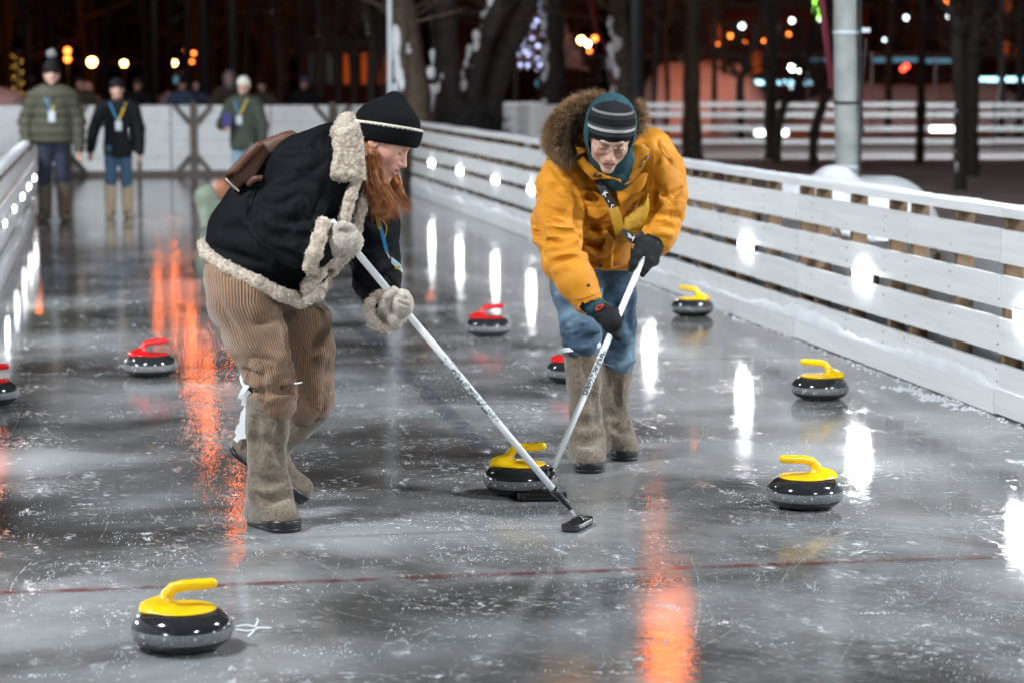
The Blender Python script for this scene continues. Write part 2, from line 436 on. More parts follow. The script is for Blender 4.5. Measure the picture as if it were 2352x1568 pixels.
# ================================================================== SETTING
def ice_material():
    m, nt, P = _nt('ice'); L = nt.links.new
    tc = _n(nt, 'ShaderNodeTexCoord')
    def noise(scale, det=5.0, rough=0.55, vec=None, dist=0.0):
        n = _n(nt, 'ShaderNodeTexNoise', i_Scale=scale, i_Detail=det, i_Roughness=rough, i_Distortion=dist)
        L(vec or tc.outputs['Object'], n.inputs['Vector']); return n.outputs['Fac']
    def rng_(v, a, b, c=0.0, d=1.0):
        r = _n(nt, 'ShaderNodeMapRange', interpolation_type='SMOOTHSTEP'); L(v, r.inputs[0])
        for i, q in enumerate((a, b, c, d)): r.inputs[i + 1].default_value = q
        return r.outputs[0]
    def math_(op, a, b):
        n = _n(nt, 'ShaderNodeMath', operation=op, use_clamp=(op in ('ADD',)))
        for i, q in enumerate((a, b)):
            if isinstance(q, (int, float)): n.inputs[i].default_value = q
            else: L(q, n.inputs[i])
        return n.outputs[0]
    def mix(f, a, b):
        n = _n(nt, 'ShaderNodeMix', data_type='RGBA')
        if isinstance(f, (int, float)): n.inputs[0].default_value = f
        else: L(f, n.inputs[0])
        for i, q in ((6, a), (7, b)):
            if isinstance(q, tuple): n.inputs[i].default_value = rgb(q)
            else: L(q, n.inputs[i])
        return n.outputs[2]
    mp = _n(nt, 'ShaderNodeMapping'); mp.inputs['Rotation'].default_value = (0, 0, -ANG); L(tc.outputs['Object'], mp.inputs['Vector'])
    st = _n(nt, 'ShaderNodeMapping'); st.inputs['Scale'].default_value = (1.0, 0.35, 1.0); L(mp.outputs[0], st.inputs['Vector'])
    cloud = rng_(noise(0.8, 7, 0.62, dist=0.4), 0.36, 0.68)                    # cloudy and clear ice
    base = mix(cloud, (0.052, 0.048, 0.045), (0.25, 0.25, 0.252))
    patch = rng_(noise(2.1, 7, 0.62, dist=0.6), 0.50, 0.68)         # where frost gathers
    fine = rng_(noise(26, 6, 0.7), 0.53, 0.66)
    dash = rng_(noise(9, 5, 0.62, st.outputs[0]), 0.58, 0.70)
    speck = rng_(noise(150, 2, 0.5), 0.66, 0.74)
    speck2 = math_('MULTIPLY', speck, rng_(noise(1.3, 4), 0.35, 0.62))
    f1 = math_('MULTIPLY', patch, fine)
    f2 = math_('MULTIPLY', dash, rng_(noise(34, 4, 0.7), 0.42, 0.66))
    fr = math_('ADD', math_('MULTIPLY', f1, 0.85), math_('ADD', math_('MULTIPLY', f2, 0.8), math_('MULTIPLY', speck2, 0.35)))
    haze = rng_(noise(0.55, 4, 0.5), 0.45, 0.75)                    # thin rubbed film
    base = mix(math_('MULTIPLY', haze, 0.5), base, (0.50, 0.52, 0.54))
    col = mix(fr, base, (0.74, 0.77, 0.79))
    ro = math_('ADD', math_('MULTIPLY', fr, 0.32), math_('ADD', math_('MULTIPLY', cloud, 0.04), math_('ADD', math_('MULTIPLY', haze, 0.07), 0.06)))
    b1 = _n(nt, 'ShaderNodeBump', i_Strength=0.035, i_Distance=0.01); L(noise(14, 3), b1.inputs['Height'])
    rp = _n(nt, 'ShaderNodeMapping'); rp.inputs['Scale'].default_value = (5.0, 34.0, 1.0); L(tc.outputs['Object'], rp.inputs['Vector'])
    b0 = _n(nt, 'ShaderNodeBump', i_Strength=0.03, i_Distance=0.006); L(noise(1.0, 4, 0.6, rp.outputs[0]), b0.inputs['Height']); L(b0.outputs[0], b1.inputs['Normal'])
    b2 = _n(nt, 'ShaderNodeBump', i_Strength=0.09, i_Distance=0.002); L(noise(120, 3), b2.inputs['Height']); L(b1.outputs[0], b2.inputs['Normal'])
    b3 = _n(nt, 'ShaderNodeBump', i_Strength=0.22, i_Distance=0.003); L(fr, b3.inputs['Height']); L(b2.outputs[0], b3.inputs['Normal'])
    nt.nodes.remove(P)
    df = _n(nt, 'ShaderNodeBsdfDiffuse'); L(col, df.inputs['Color']); L(b3.outputs[0], df.inputs['Normal'])
    gl = _n(nt, 'ShaderNodeBsdfGlossy', distribution='BECKMANN'); L(ro, gl.inputs['Roughness']); L(b3.outputs[0], gl.inputs['Normal']); gl.inputs['Color'].default_value = (1, 1, 1, 1)
    fz = _n(nt, 'ShaderNodeFresnel', i_IOR=1.31); L(b2.outputs[0], fz.inputs['Normal'])
    k = math_('MULTIPLY', fz.outputs[0], rng_(fr, 0.0, 0.8, 1.0, 0.45))
    ms = _n(nt, 'ShaderNodeMixShader'); L(k, ms.inputs[0]); L(df.outputs[0], ms.inputs[1]); L(gl.outputs[0], ms.inputs[2])
    L(ms.outputs[0], nt.nodes['Material Output'].inputs['Surface']); MATS['ice'] = m
ice_material()
def sheet(name, pts, mat_, z=None):
    o = mesh_obj(name, np.array([tuple(p) for p in pts]), [tuple(range(len(pts)))], mat_, smooth=False); o['kind'] = 'structure'; return o
sheet('ground', [(-700, -60, -0.03), (700, -60, -0.03), (700, 900, -0.03), (-700, 900, -0.03)], 'dirty_snow')
S0, S1 = -9.0, 40.4
sheet('ice_rink', [RK(S0, TL, 0), RK(S0, TR, 0), RK(S1, TR, 0), RK(S1, TL, 0)], 'ice')
# painted lines frozen into the ice
def ice_line(name, a, b, w, m):
    d = (b - a).normalized(); p = Vector((-d.y, d.x, 0)) * w / 2
    return sheet(name, [a - p + Vector((0, 0, .004)), b - p + Vector((0, 0, .004)), b + p + Vector((0, 0, .004)), a + p + Vector((0, 0, .004))], m)
def clip_line(a, b):
    # extend the line a-b to both fences
    ta, tb = a.dot(RN), b.dot(RN); d = (b - a) / (tb - ta)
    return a + d * (TL + .05 - ta), a + d * (TR - .05 - ta)
def line_material(name, c, dens):
    m, nt, P = _nt(name); L = nt.links.new
    P.inputs['Base Color'].default_value = rgb(c); P.inputs['Roughness'].default_value = 0.14; P.inputs['IOR'].default_value = 1.33
    tc = _n(nt, 'ShaderNodeTexCoord'); no = _n(nt, 'ShaderNodeTexNoise', i_Scale=11, i_Detail=7, i_Roughness=0.7); L(tc.outputs['Object'], no.inputs['Vector'])
    mr = _n(nt, 'ShaderNodeMapRange'); L(no.outputs['Fac'], mr.inputs[0])
    for i, q in enumerate((0.40, 0.62, dens, 0.0)): mr.inputs[i + 1].default_value = q
    L(mr.outputs[0], P.inputs['Alpha']); MATS[name] = m
line_material('red_ice_line', (0.17, 0.010, 0.018), 0.65); line_material('blue_ice_line', (0.03, 0.045, 0.085), 0.42)
a, b = clip_line(G(0, 1362), G(2352, 1275)); ice_line('red_ice_line', a, b, 0.045, 'red_ice_line')
a, b = clip_line(G(780, 838), G(1280, 829)); ice_line('red_ice_line', a, b, 0.05, 'red_ice_line')
tb_ = G(1080, 1000).dot(RN); ice_line('blue_ice_line', RK(G(1110, 1030).dot(RU), tb_), RK(40, tb_), 0.10, 'blue_ice_line')

# ------------------------------------------------------------------ slatted rink fences
ROWS = [('plank', 0.125, 0.125, 0.018, 0.030), ('plank', 0.252, 0.002, 0, 0)]
ZROWS = [(0.005, 0.128, 0.030), (0.132, 0.250, 0.012), (0.300, 0.470, 0.012), (0.523, 0.678, 0.012), (0.738, 0.900, 0.012)]   # bottom, top, proud of the post face
def rink_fence(name, label, t, side, s_start, s_end, posts, panel=3.45, zs=1.0):
    """side=+1: the rink lies at smaller t (right fence)"""
    root = thing(name, label, 'fence', RK(s_start, t))
    ax = (RU, RN, Vector((0, 0, 1))); cache = {}
    n = int(math.ceil((s_end - s_start) / panel))
    for i in range(n):
        a = s_start + i * panel; L = min(panel, s_end - a)
        for r, (z0, z1, th) in enumerate(ZROWS):
            z0, z1 = z0 * zs, z1 * zs
            key = (r, round(L, 2))
            if key not in cache:
                o = MB().box((0, 0, 0), (L / 2 - 0.0022, th / 2 + 0.006, (z1 - z0) / 2), None, 0.002).build('plank', 'board_paint'); cache[key] = o.data
            else:
                o = bpy.data.objects.new('plank', cache[key]); COL.objects.link(o)
            o.location = RK(a + L / 2, t - side * (th / 2 - 0.006 + random.uniform(-.0015, .0015)), (z0 + z1) / 2 + random.uniform(-.002, .002))
            o.rotation_euler = (random.uniform(-.02, .02), random.uniform(-.0022, .0022), ANG + math.pi / 2 + random.uniform(-.0012, .0012))
            attach(o, root)
        key = ('cap', round(L, 2))
        if key not in cache:
            o = MB().box((0, 0, 0), (L / 2 - 0.002, 0.055, 0.022), None, 0.003).build('cap_rail', 'board_paint'); cache[key] = o.data
        else:
            o = bpy.data.objects.new('cap_rail', cache[key]); COL.objects.link(o)
        o.location = RK(a + L / 2, t + side * 0.045, 1.0 * zs - 0.021); o.rotation_euler = (0, random.uniform(-.001, .001), ANG + math.pi / 2); attach(o, root)
    pm = None
    for s in posts:
        if pm is None:
            o = MB().box((0, 0, 0), (0.024, 0.045, 0.475 * zs), None, 0.002).build('post', 'raw_wood'); pm = o.data
        else:
            o = bpy.data.objects.new('post', pm); COL.objects.link(o)
        o.location = RK(s, t + side * 0.062, 0.476 * zs); o.rotation_euler = (0, 0, ANG + math.pi / 2); attach(o, root)
    nm = MB()
    for s in posts:
        for (z0, z1, th) in ZROWS[1:]:
            for q in (.25, .75):
                if random.random() < .8: c = RK(s + random.uniform(-.012, .012), t - side * (th + .0012), (z0 + (z1 - z0) * q) * zs); nm.box(c, (.0045, .0012, .0045), (RU, RN, Vector((0, 0, 1))))
    no_ = nm.build('nail_heads', 'dark_metal', root); no_['kind'] = 'stuff'
    # slanting struts that prop the posts from outside
    for k, s in enumerate(posts[::3]):
        mb = MB().tube([RK(s + .05, t + side * .11, .80 * zs), RK(s + .05, t + side * .50, .02)], .022, 4); mb.build('strut', 'raw_wood', root)
    # snow lying on the cap and along the low ledge
    V, F = [], []
    m_ = int((s_end - s_start) / 0.06)
    for i in range(m_ + 1):
        s = s_start + (s_end - s_start) * i / m_
        h = 0.004 + 0.016 * float(fbm(np.array([[s * 1.3, t, 0]]), 3, 4)[0]) + 0.006 * random.random()
        for q, (dt, dz) in enumerate(((-.052, 0), (-.035, h * .8), (0, h), (.035, h * .8), (.052, 0))):
            V.append(RK(s, t + side * .045 + dt, 1.0 * zs + .0015 + dz))
    for i in range(m_):
        for q in range(4): F.append((i * 5 + q, i * 5 + q + 1, i * 5 + 6 + q, i * 5 + 5 + q))
    mesh_obj('cap_snow', V, F if side < 0 else [f[::-1] for f in F], 'snow', root)
    V, F = [], []
    for i in range(m_ + 1):
        s = s_start + (s_end - s_start) * i / m_
        h = max(0.0, (float(fbm(np.array([[s * 0.9, 7.3, t]]), 3, 9)[0]) - 0.42) * 0.22 + (float(fbm(np.array([[s * 9, 3.3, t]]), 3, 19)[0]) - 0.5) * 0.05) + 0.004 * random.random()
        for q, (dt, dz) in enumerate(((-.034, 0), (-.030, h * .5), (-.024, h), (-.012, h * 1.08))):
            V.append(RK(s, t + side * dt, 0.128 * zs + dz))
    for i in range(m_):
        for q in range(3): F.append((i * 4 + q, i * 4 + q + 1, i * 4 + 5 + q, i * 4 + 4 + q))
    mesh_obj('ledge_snow', V, F if side < 0 else [f[::-1] for f in F], 'snow', root)
    return root
px_posts = [2540, 2448, 2328, 2220, 2167, 2073, 1988, 1948, 1868, 1796, 1765, 1703, 1655, 1600]
posts = [s_at(p * .9408, TR) for p in px_posts]
s = posts[-1] + .9
while s < 40: posts.append(s); s += random.choice((.9, 1.1, .62, 1.3))
posts = [-2.5, -1, .5, 2, 3.5, 5, 6.5, 8, 9.6] + posts
SEAM = s_at(1953 * .9408, TR)
rink_fence('rink_fence', 'long white slatted rink fence with lamps in its gaps running behind the man in yellow', TR, 1, SEAM - 3.45 * 5, 40.3, posts)
rink_fence('rink_fence', 'white slatted rink fence beside the man in the olive puffer jacket', TL, -1, -6.0, 40.3, [i * 1.2 - 5.5 for i in range(38)], zs=.89)

# ------------------------------------------------------------------ lamps set into the fence gaps
ORD = ['first', 'second', 'third', 'fourth', 'fifth', 'sixth', 'seventh', 'eighth', 'ninth', 'tenth', 'eleventh', 'twelfth', 'thirteenth', 'fourteenth', 'fifteenth', 'sixteenth', 'seventeenth', 'eighteenth', 'nineteenth', 'twentieth']
lamp_proto = None
def rink_lamp(s, t, side, label, group):
    global lamp_proto
    if lamp_proto is None:
        r = thing('rink_lamp', label, 'lamp')
        MB().box((0, 0.022, 0), (0.175, 0.020, 0.040), None, 0.004).build('housing', 'grey_metal', r, world=False)
        MB().box((0, -0.001, 0), (0.165, 0.0025, 0.031), None, 0.001).build('lens', 'rink_light', r, world=False)
        mb = MB(); mb.box((-.18, .03, 0), (.004, .012, .046)); mb.build('bracket', 'dark_metal', r, world=False)
        mb = MB(); mb.box((.18, .03, 0), (.004, .012, .046)); mb.build('bracket', 'dark_metal', r, world=False)
        lamp_proto = r
    else: r = copy_tree(lamp_proto)
    tag(r, label, 'lamp', group)
    r.location = RK(s, t - side * 0.020, 0.497 if side > 0 else .443)
    r.rotation_euler = (0, 0, ANG + (-math.pi / 2 if side > 0 else math.pi / 2))
    r.scale = (1, 1, 1) if side > 0 else ((1, 1, 1) if s < 18.5 else (.6, 1, .6))
right_s = [s_at(p, TR) for p in (1990, 1720, 1500, 1350, 1225, 1142, 1060, 995, 930)]
near = [right_s[0] - 2.5 * k for k in (3, 2, 1)]
for i, s in enumerate(near): rink_lamp(s, TR, 1, 'white lamp in the slatted fence nearer the camera than the grey pole, ' + ORD[i] + ' of three', 'lamps in the long slatted fence')
for i, s in enumerate(right_s + [37.0]): rink_lamp(s, TR, 1, 'white glowing lamp in the long slatted fence, ' + ORD[i] + ' going away from the grey pole', 'lamps in the long slatted fence')
left_s = [s_at(p, TL) for p in (5, 28)]
left_s = [left_s[0] - 2.4 * k for k in range(6, 0, -1)] + [left_s[0] + 2.25 * k for k in range(0, 6)]
for i, s in enumerate(left_s): rink_lamp(s, TL, -1, 'white lamp in the fence beside the man in olive, ' + ORD[i] + ' from its near end', 'lamps in the fence by the olive man')

# ------------------------------------------------------------------ end boards
eb = thing('end_boards', 'white panel boards closing the far end of the rink behind the three onlookers', 'barrier', RK(40.6, 2))
for i in range(7):
    for r, (z0, z1) in enumerate(((.03, .29), (.295, .57), (.575, .86), (.865, 1.15))):
        a = TL - 3.0 + i * 1.65
        MB().box(RK(40.6 + random.uniform(-.006, .006), a + .82, (z0 + z1) / 2), (.815, .012, (z1 - z0) / 2), (RN, RU, Vector((0, 0, 1))), .003).build('plank', 'white_paint', eb)
def post_px(px):
    k = (px - CXP) / FPX; d = (RU * 40.52); # rink frame: solve RK(40.52,t).x = k*y
    sa, ca = math.sin(ANG), math.cos(ANG); t = 40.52 * (sa + k * ca) / (ca - k * sa); return t
mat('rusty_steel', (0.10, 0.07, 0.055), 0.6, var=((0.16, 0.12, 0.10), 12, 4))
for px in (447, 765, 160):
    t = post_px(px); mb = MB(); mb.box(RK(40.52, t, .60), (.055, .04, .60), (RN, RU, Vector((0, 0, 1)))); mb.build('post', 'rusty_steel', eb)
    for z0, z1 in ((.02, .32), (1.15, .85)):
        for sg in (-1, 1):
            MB().tube([RK(40.50, t + sg * .05, z1), RK(40.50, t + sg * .30, z0)], .045, 4).build('brace', 'rusty_steel', eb)
for px in (322,): MB().box(RK(40.55, post_px(px), .58), (.03, .02, .58), (RN, RU, Vector((0, 0, 1)))).build('post', 'rusty_steel', eb)
MB().box(RK(40.5, 1.2, .03), (3.4, .05, .05), (RN, RU, Vector((0, 0, 1)))).build('base_rail', 'rusty_steel', eb)

# ------------------------------------------------------------------ snow behind the fences
def snow_bank(name, label, t0, t1, s0, s1, hfun, m, ds=0.12, dt=0.08, cat='snow bank'):
    ns, nt_ = int((s1 - s0) / ds) + 1, int(abs(t1 - t0) / dt) + 1
    S, T = np.meshgrid(np.linspace(s0, s1, ns), np.linspace(t0, t1, nt_), indexing='ij')
    Z = hfun(S, T)
    P = np.stack([RU.x * S + RN.x * T, RU.y * S + RN.y * T, Z], -1).reshape(-1, 3)
    i, j = np.meshgrid(np.arange(ns - 1), np.arange(nt_ - 1), indexing='ij'); q = (i * nt_ + j).ravel()
    F = np.stack([q, q + nt_, q + nt_ + 1, q + 1], 1)
    if t1 > t0: F = F[:, ::-1]
    o = mesh_obj(name, P, F, m); tag(o, label, cat); return o
def hump(S, T, s, t, rs, rt, h): return h * np.exp(-((S - s) / rs) ** 4 - ((T - t) / rt) ** 4)
POLE = W(1947, 400, 19.5)
ps, pt = POLE.dot(RU), POLE.dot(RN)
def hR(S, T):
    sh = S.shape; P = np.stack([S.ravel(), T.ravel(), 0 * S.ravel()], 1)
    n = fbm(P * 1.1, 4, 2).reshape(sh); n2 = fbm(P * 5, 3, 5).reshape(sh)
    x = (T - TR - .06)
    h = (0.58 + 0.32 * n) * np.clip(1 - (x / 1.25) ** 2, 0, 1) * (1 - np.exp(-x / .04) * .25) + .04 * n2 * (x < 1.3) - .03
    return np.where(x < .06, -.02, h - 0.02)
snow_bank('snow_bank', 'white lit snow heaped along the outside of the long slatted fence', TR + .115, TR + 1.9, 6, 40.3, hR, 'snow')
def hL(S, T):
    sh = S.shape; P = np.stack([S.ravel(), T.ravel(), 0 * S.ravel()], 1)
    n = fbm(P * .9, 4, 12).reshape(sh); x = (TL - .085 - T)
    return (0.25 + 0.4 * n) * np.clip(1 - (x / 2.2) ** 2, 0, 1) - .03
snow_bank('snow_bank', 'low trampled snow along the outside of the fence beside the olive man', TL - .085, TL - 2.6, 14, 40, hL, 'snow', .2, .15)
def hM(S, T):
    sh = S.shape; P = np.stack([S.ravel(), T.ravel(), 0 * S.ravel()], 1); n = fbm(P * 1.7, 4, 8).reshape(sh)
    r = np.sqrt(((S - ps) / 1.15) ** 2 + ((T - pt) / .80) ** 2) + (n - .5) * .22
    h = .83 * np.clip(1 - r ** 5, 0, 1) ** .6
    q2 = W(1866, 402, 18.9); s2, t2 = q2.dot(RU), q2.dot(RN); r2 = np.sqrt(((S - s2) / .95) ** 2 + ((T - t2) / .46) ** 2) + (n - .5) * .25
    h = np.maximum(h, .845 * np.clip(1 - r2 ** 4, 0, 1) ** .6)
    h = h + hump(S, T, ps - .30, pt - .20, .17, .14, .12) * (h > .3) + (n - .5) * .09 * (h > .02)
    return np.where(h > .01, h, -.06)
snow_bank('snow_mound', 'white snow mound heaped around the foot of the grey concrete pole', pt - 1.15, pt + 1.05, ps - 2.0, ps + 1.5, hM, 'snow', .05, .04, 'snow mound')
# ------------------------------------------------------------------ the grey pole by the fence
gp = thing('concrete_pole', 'thick grey concrete pole standing in a snow mound behind the slatted fence', 'pole', (POLE.x, POLE.y, 0))
top = W(1938, -520, 19.5)
rp = 28 * 19.5 / FPX
MB().tube([Vector((POLE.x + .004, POLE.y, 0)), POLE, W(1943, 150, 19.5), W(1938, -520, 19.5)], [rp, rp, rp * .98, rp * .93], 32).build('shaft', 'concrete', gp, True)
for y in (75, 237, 384):
    c = W(1943 if y < 300 else 1946, y, 19.5); MB().tube([c - Vector((0, 0, .012)), c + Vector((0, 0, .012))], rp + .006, 32).build('band', 'pale_metal' if y != 237 else 'dark_metal', gp, True)
MB().box(W(1988, 70, 19.45), (.035, .03, .02), None, .005).build('clamp', 'pale_metal', gp)
MB().tube([W(1976, y, 19.4) for y in (-520, 0, 200, 400)], .010, 6).build('cable', 'cable', gp)
MB().tube([W(1984 + 5 * math.sin(y * .02), y, 19.45) for y in range(90, 330, 20)], .009, 6).build('cable', 'cable', gp)
rb = thing('maroon_banner_rope', 'dark maroon banner rope hanging slanted beside the grey concrete pole', 'rope', W(1915, 200, 19.7))
mb = MB(); A, B = W(1884, -20, 19.7), W(1913, 205, 19.7); d_ = (B - A).normalized(); mb.box((A + B) / 2, ((B - A).length / 2, .012, .026), (d_, Vector((0, 1, 0)), d_.cross(Vector((0, 1, 0)))), .004); mb.build('cloth_strip', 'maroon', rb)

# ------------------------------------------------------------------ unseen floodlight masts added to brighten the rink, its fences and figures
def unseen_flood_mast(base, h, aim, label, k=1.0):
    r = thing('added_floodlight_mast', label, 'floodlight', (base.x, base.y, 0), 0, 'added unseen floodlight masts around the rink')
    MB().tube([Vector((base.x, base.y, -.02)), Vector((base.x, base.y, h))], [.09, .06], 12).build('mast', 'grey_metal', r, True)
    c = Vector((base.x, base.y, h)); f = (Vector(aim) - c).normalized(); x = f.cross(Vector((0, 0, 1))).normalized(); z = x.cross(f)
    c = c + f * .25
    MB().box(c, (.36 * k, .06, .26 * k), (x, f, z), .02).build('housing', 'dark_metal', r)
    MB().box(c + f * .062, (.32 * k, .004, .22 * k), (x, f, z)).build('lens', 'added_flood_light', r)
unseen_flood_mast(RK(6.5, -3.4), 6.2, RK(13, 2.5), 'added unseen floodlight mast outside the fence of the olive man, level with the first stone', 1.0)
unseen_flood_mast(RK(-2.5, 6.3), 6.2, RK(12, 2.5), 'added unseen floodlight mast behind the camera outside the long slatted fence')
unseen_flood_mast(RK(25, -4.2), 5.8, RK(39.5, 2.4), 'added unseen floodlight mast outside the fence near the end boards')
unseen_flood_mast(RK(8.5, 8.4), 6.0, RK(16, 4.0), 'added unseen floodlight mast outside the long slatted fence, level with the first stone', 1.2)
unseen_flood_mast(RK(16.5, -4.4), 6.0, RK(25, 4.0), 'added unseen floodlight mast outside the fence of the olive man, halfway down the rink', .95)
# ================================================================== CURLING STONES
mat('granite_polish', (0.018, 0.019, 0.021), 0.10, var=((0.05, 0.05, 0.053), 220, 2, (0.55, 0.75)), spec=0.6)
mat('granite_band', (0.11, 0.115, 0.12), 0.5, var=((0.23, 0.235, 0.24), 190, 3, (0.45, 0.7)), bump=(260, 0.25, 0.001))
mat('granite_scuff', (0.45, 0.46, 0.47), 0.6)
mat('granite_edge', (0.03, 0.031, 0.033), 0.16)
mat('yellow_plastic', (0.80, 0.50, 0.006), 0.26, coat=0.2, var=((0.62, 0.36, 0.006), 22, 6, (0.52, 0.8)), bump=(120, 0.08, 0.001))
mat('red_plastic', (0.55, 0.012, 0.014), 0.26, coat=0.2, var=((0.38, 0.01, 0.012), 22, 6, (0.52, 0.8)), bump=(120, 0.08, 0.001))
R0 = 0.1455
def stone_profile():
    p = []
    for i in range(0, 41):
        a = -math.pi / 2 + math.pi * i / 40; c, s_ = math.cos(a), math.sin(a)
        r = 0.062 + 0.0835 * (abs(c) ** 0.86); z = 0.0585 + 0.0585 * (abs(s_) ** 0.95) * (1 if s_ > 0 else -1)
        p.append((r, z))
    return p
def stone_mesh():
    pr = stone_profile()
    lo = [q for q in pr if q[1] < 0.036]; mid = [q for q in pr if 0.030 < q[1] < 0.083]; hi = [q for q in pr if q[1] > 0.079]
    return pr, lo, mid, hi
_pr, _lo, _mid, _hi = stone_mesh()
body_m = MB().lathe(_pr, 56).build('body', 'granite_polish', None, True).data
bpy.data.objects.remove(bpy.data.objects['body'])
_b = MB(); n_ = 56; V, F = [], []
for r, z in [q for q in _pr if 0.033 < q[1] < 0.072]:
    for j in range(n_):
        q = 2 * math.pi * j / n_; V.append((1.0 * (r + .0007) * math.cos(q), (r + .0007) * math.sin(q), z))
for i in range(len(V) // n_ - 1):
    for j in range(n_): F.append((i * n_ + j, i * n_ + (j + 1) % n_, (i + 1) * n_ + (j + 1) % n_, (i + 1) * n_ + j))
_o = mesh_obj('band', V, F, 'granite_band'); band_m = _o.data; bpy.data.objects.remove(_o)
def handle_mesh(name, m):
    s = Shape(); z0 = 0.114
    s.cone((0, 0, z0 + .003), (0, 0, z0 + .004), .103, .101, k=0, flat=(0, 0, 1), fs=.09)
    s.cone((-.078, 0, z0 + .010), (-.048, 0, z0 + .030), .034, .022, k=.03, flat=(0, 0, 1), fs=.7)
    s.chain([(-.052, 0, z0 + .02), (-.040, 0, z0 + .044), (-.024, 0, z0 + .062), (.004, 0, z0 + .069), (.05, 0, z0 + .071), (.088, 0, z0 + .073)], [.021, .0175, .0165, .0165, .0165, .0160], k=.003)
    V, F = s.mesh(.004, 2)
    o = mesh_obj(name, V, F, m); me = o.data; bpy.data.objects.remove(o); return me
hy = handle_mesh('handle', 'yellow_plastic'); hr = hy.copy(); hr.materials[0] = MATS['red_plastic']
def stone(x, y, rz, color, label, snow=True):
    p = G(x, y); r = thing('curling_stone', label, 'curling stone', (p.x, p.y, 0), rz, 'curling stones on the ice')
    for nm, me in (('body', body_m), ('band', band_m), ('handle', hy if color == 'y' else hr)):
        o = bpy.data.objects.new(nm, me); COL.objects.link(o); o.parent = r
    if snow:                                             # frost caught round the running edge and scuffs on the side
        rs = random.Random(int(x)); mb = MB()
        for k in range(70 if snow == 2 else 26):
            a = rs.uniform(0, 6.28) if snow == 2 else rs.gauss(-1.57, .9); q = rs.uniform(.072, .105); z = .001 + max(0, (q - .075)) * .28; mb.sphere((q * math.cos(a), q * math.sin(a), z), (rs.uniform(.002, .007), rs.uniform(.002, .006), rs.uniform(.001, .004)), 6, 4)
        f = mb.build('frost', 'frost', r, True, world=False); f['kind'] = 'stuff'
        mb = MB()
        for k in range(22):
            a = rs.uniform(0, 6.28); z = rs.gauss(.052, .007); w_ = rs.uniform(.0012, .0035); mb.box((.1462 * math.cos(a), .1462 * math.sin(a), z), (w_, w_, w_ * rs.uniform(.7, 1.6)), None)
        f = mb.build('scuffs', 'granite_scuff', r, False, world=False); f['kind'] = 'stuff'
    return r
# contact point = base centre; the visible bottom edge is the front of the running rim
stone(419, 1487, 0.10, 'y', 'yellow-handled curling stone closest to the camera, its grip pointing at the fallen white tie')
stone(1195, 1132, 0.0, 'y', 'yellow-handled curling stone being swept, right behind the two crossed brooms')
stone(1848, 1163, math.pi + 0.12, 'y', 'yellow-handled curling stone alone on pale ice, nearer the camera than the frosty one')
stone(1883, 915, math.pi - 0.15, 'y', 'yellow-handled curling stone with frost on its base, near the long slatted fence', 2)
stone(1590, 724, math.pi - .55, 'y', 'yellow-handled curling stone touching the foot of the long slatted fence')
stone(1122, 770, 0.25, 'r', 'red-handled curling stone on the ice between the two sweepers')
stone(346, 862, 0.35, 'r', 'red-handled curling stone beside the orange light streak, left of the woman')
stone(-24, 927, 0.2, 'r', 'red-handled curling stone cut off by the picture edge beside the fence')
stone(1316, 876, 0.15, 'r', 'red-handled curling stone half hidden behind the felt boots of the man in yellow')
# ================================================================== PEOPLE: shared builders
mat('skin', (0.5, 0.3, 0.22), 0.45, attr='Col', sss=0.15, bump=(260, 0.08, 0.001))
mat('black_cloth', (0.0038, 0.0042, 0.0058), 0.75, spec=0.12, bump=(14, 0.35, 0.03, 5), bump2=(600, 0.15, 0.001))
mat('sherpa', (0.52, 0.435, 0.355), 0.95, var=((0.34, 0.26, 0.20), 75, 3, (0.42, 0.62)), bump=(110, 0.9, 0.006), sheen=0.3)
mat('knit_cream', (0.48, 0.43, 0.37), 0.95, var=((0.36, 0.31, 0.26), 110, 2), bump=(95, 0.8, 0.005), sheen=0.3)
mat('corduroy', (0.33, 0.19, 0.11), 0.85, var=((0.25, 0.135, 0.075), 7, 4), rib=(0.0092, 0.42), sheen=0.25)
mat('felt', (0.185, 0.140, 0.098), 0.98, var=((0.095, 0.071, 0.050), 75, 8, (0.34, 0.66)), bump=(170, 0.9, 0.006), bump2=(24, 0.4, 0.01), sheen=0.35)
mat('rubber', (0.010, 0.011, 0.013), 0.28, bump=(40, 0.1, 0.003))
mat('black_knit', (0.005, 0.005, 0.0065), 0.95, bump=(260, 0.6, 0.002), spec=0.15)
mat('cream_trim', (0.62, 0.55, 0.46), 0.9)
mat('hair', (0.27, 0.068, 0.015), 0.38, var=((0.62, 0.27, 0.085), 34, 4, (0.42, 0.66)), spec=0.6)
mat('sherpa_tip', (0.57, 0.50, 0.42), 0.95, sheen=0.3)
mat('hair_dark', (0.11, 0.028, 0.008), 0.5)
mat('leather_brown', (0.105, 0.038, 0.017), 0.62, var=((0.06, 0.021, 0.010), 9, 5), bump=(70, 0.3, 0.003))
mat('white_plastic', (0.80, 0.82, 0.84), 0.35, bump=(30, 0.5, 0.01))
mat('steel', (0.6, 0.6, 0.6), 0.25, metal=1.0)
mat('lanyard_blue', (0.02, 0.21, 0.42), 0.6)
mat('lanyard_yellow', (0.70, 0.46, 0.02), 0.6)
mat('badge_card', (0.72, 0.70, 0.80), 0.3, var=((0.35, 0.65, 0.75), 25, 2))
mat('ink', (0.012, 0.012, 0.014), 0.5)
mat('shaft_white', (0.70, 0.735, 0.735), 0.30, bump=(90, 0.05, 0.001))
mat('shaft_pattern', (0.70, 0.73, 0.74), 0.3, var=((0.27, 0.30, 0.32), 90, 4, (0.47, 0.56)))
mat('black_plastic', (0.010, 0.010, 0.011), 0.22, coat=0.2)
mat('grey_plastic', (0.33, 0.36, 0.38), 0.3)
CAMY = Vector((0, -1, 0))
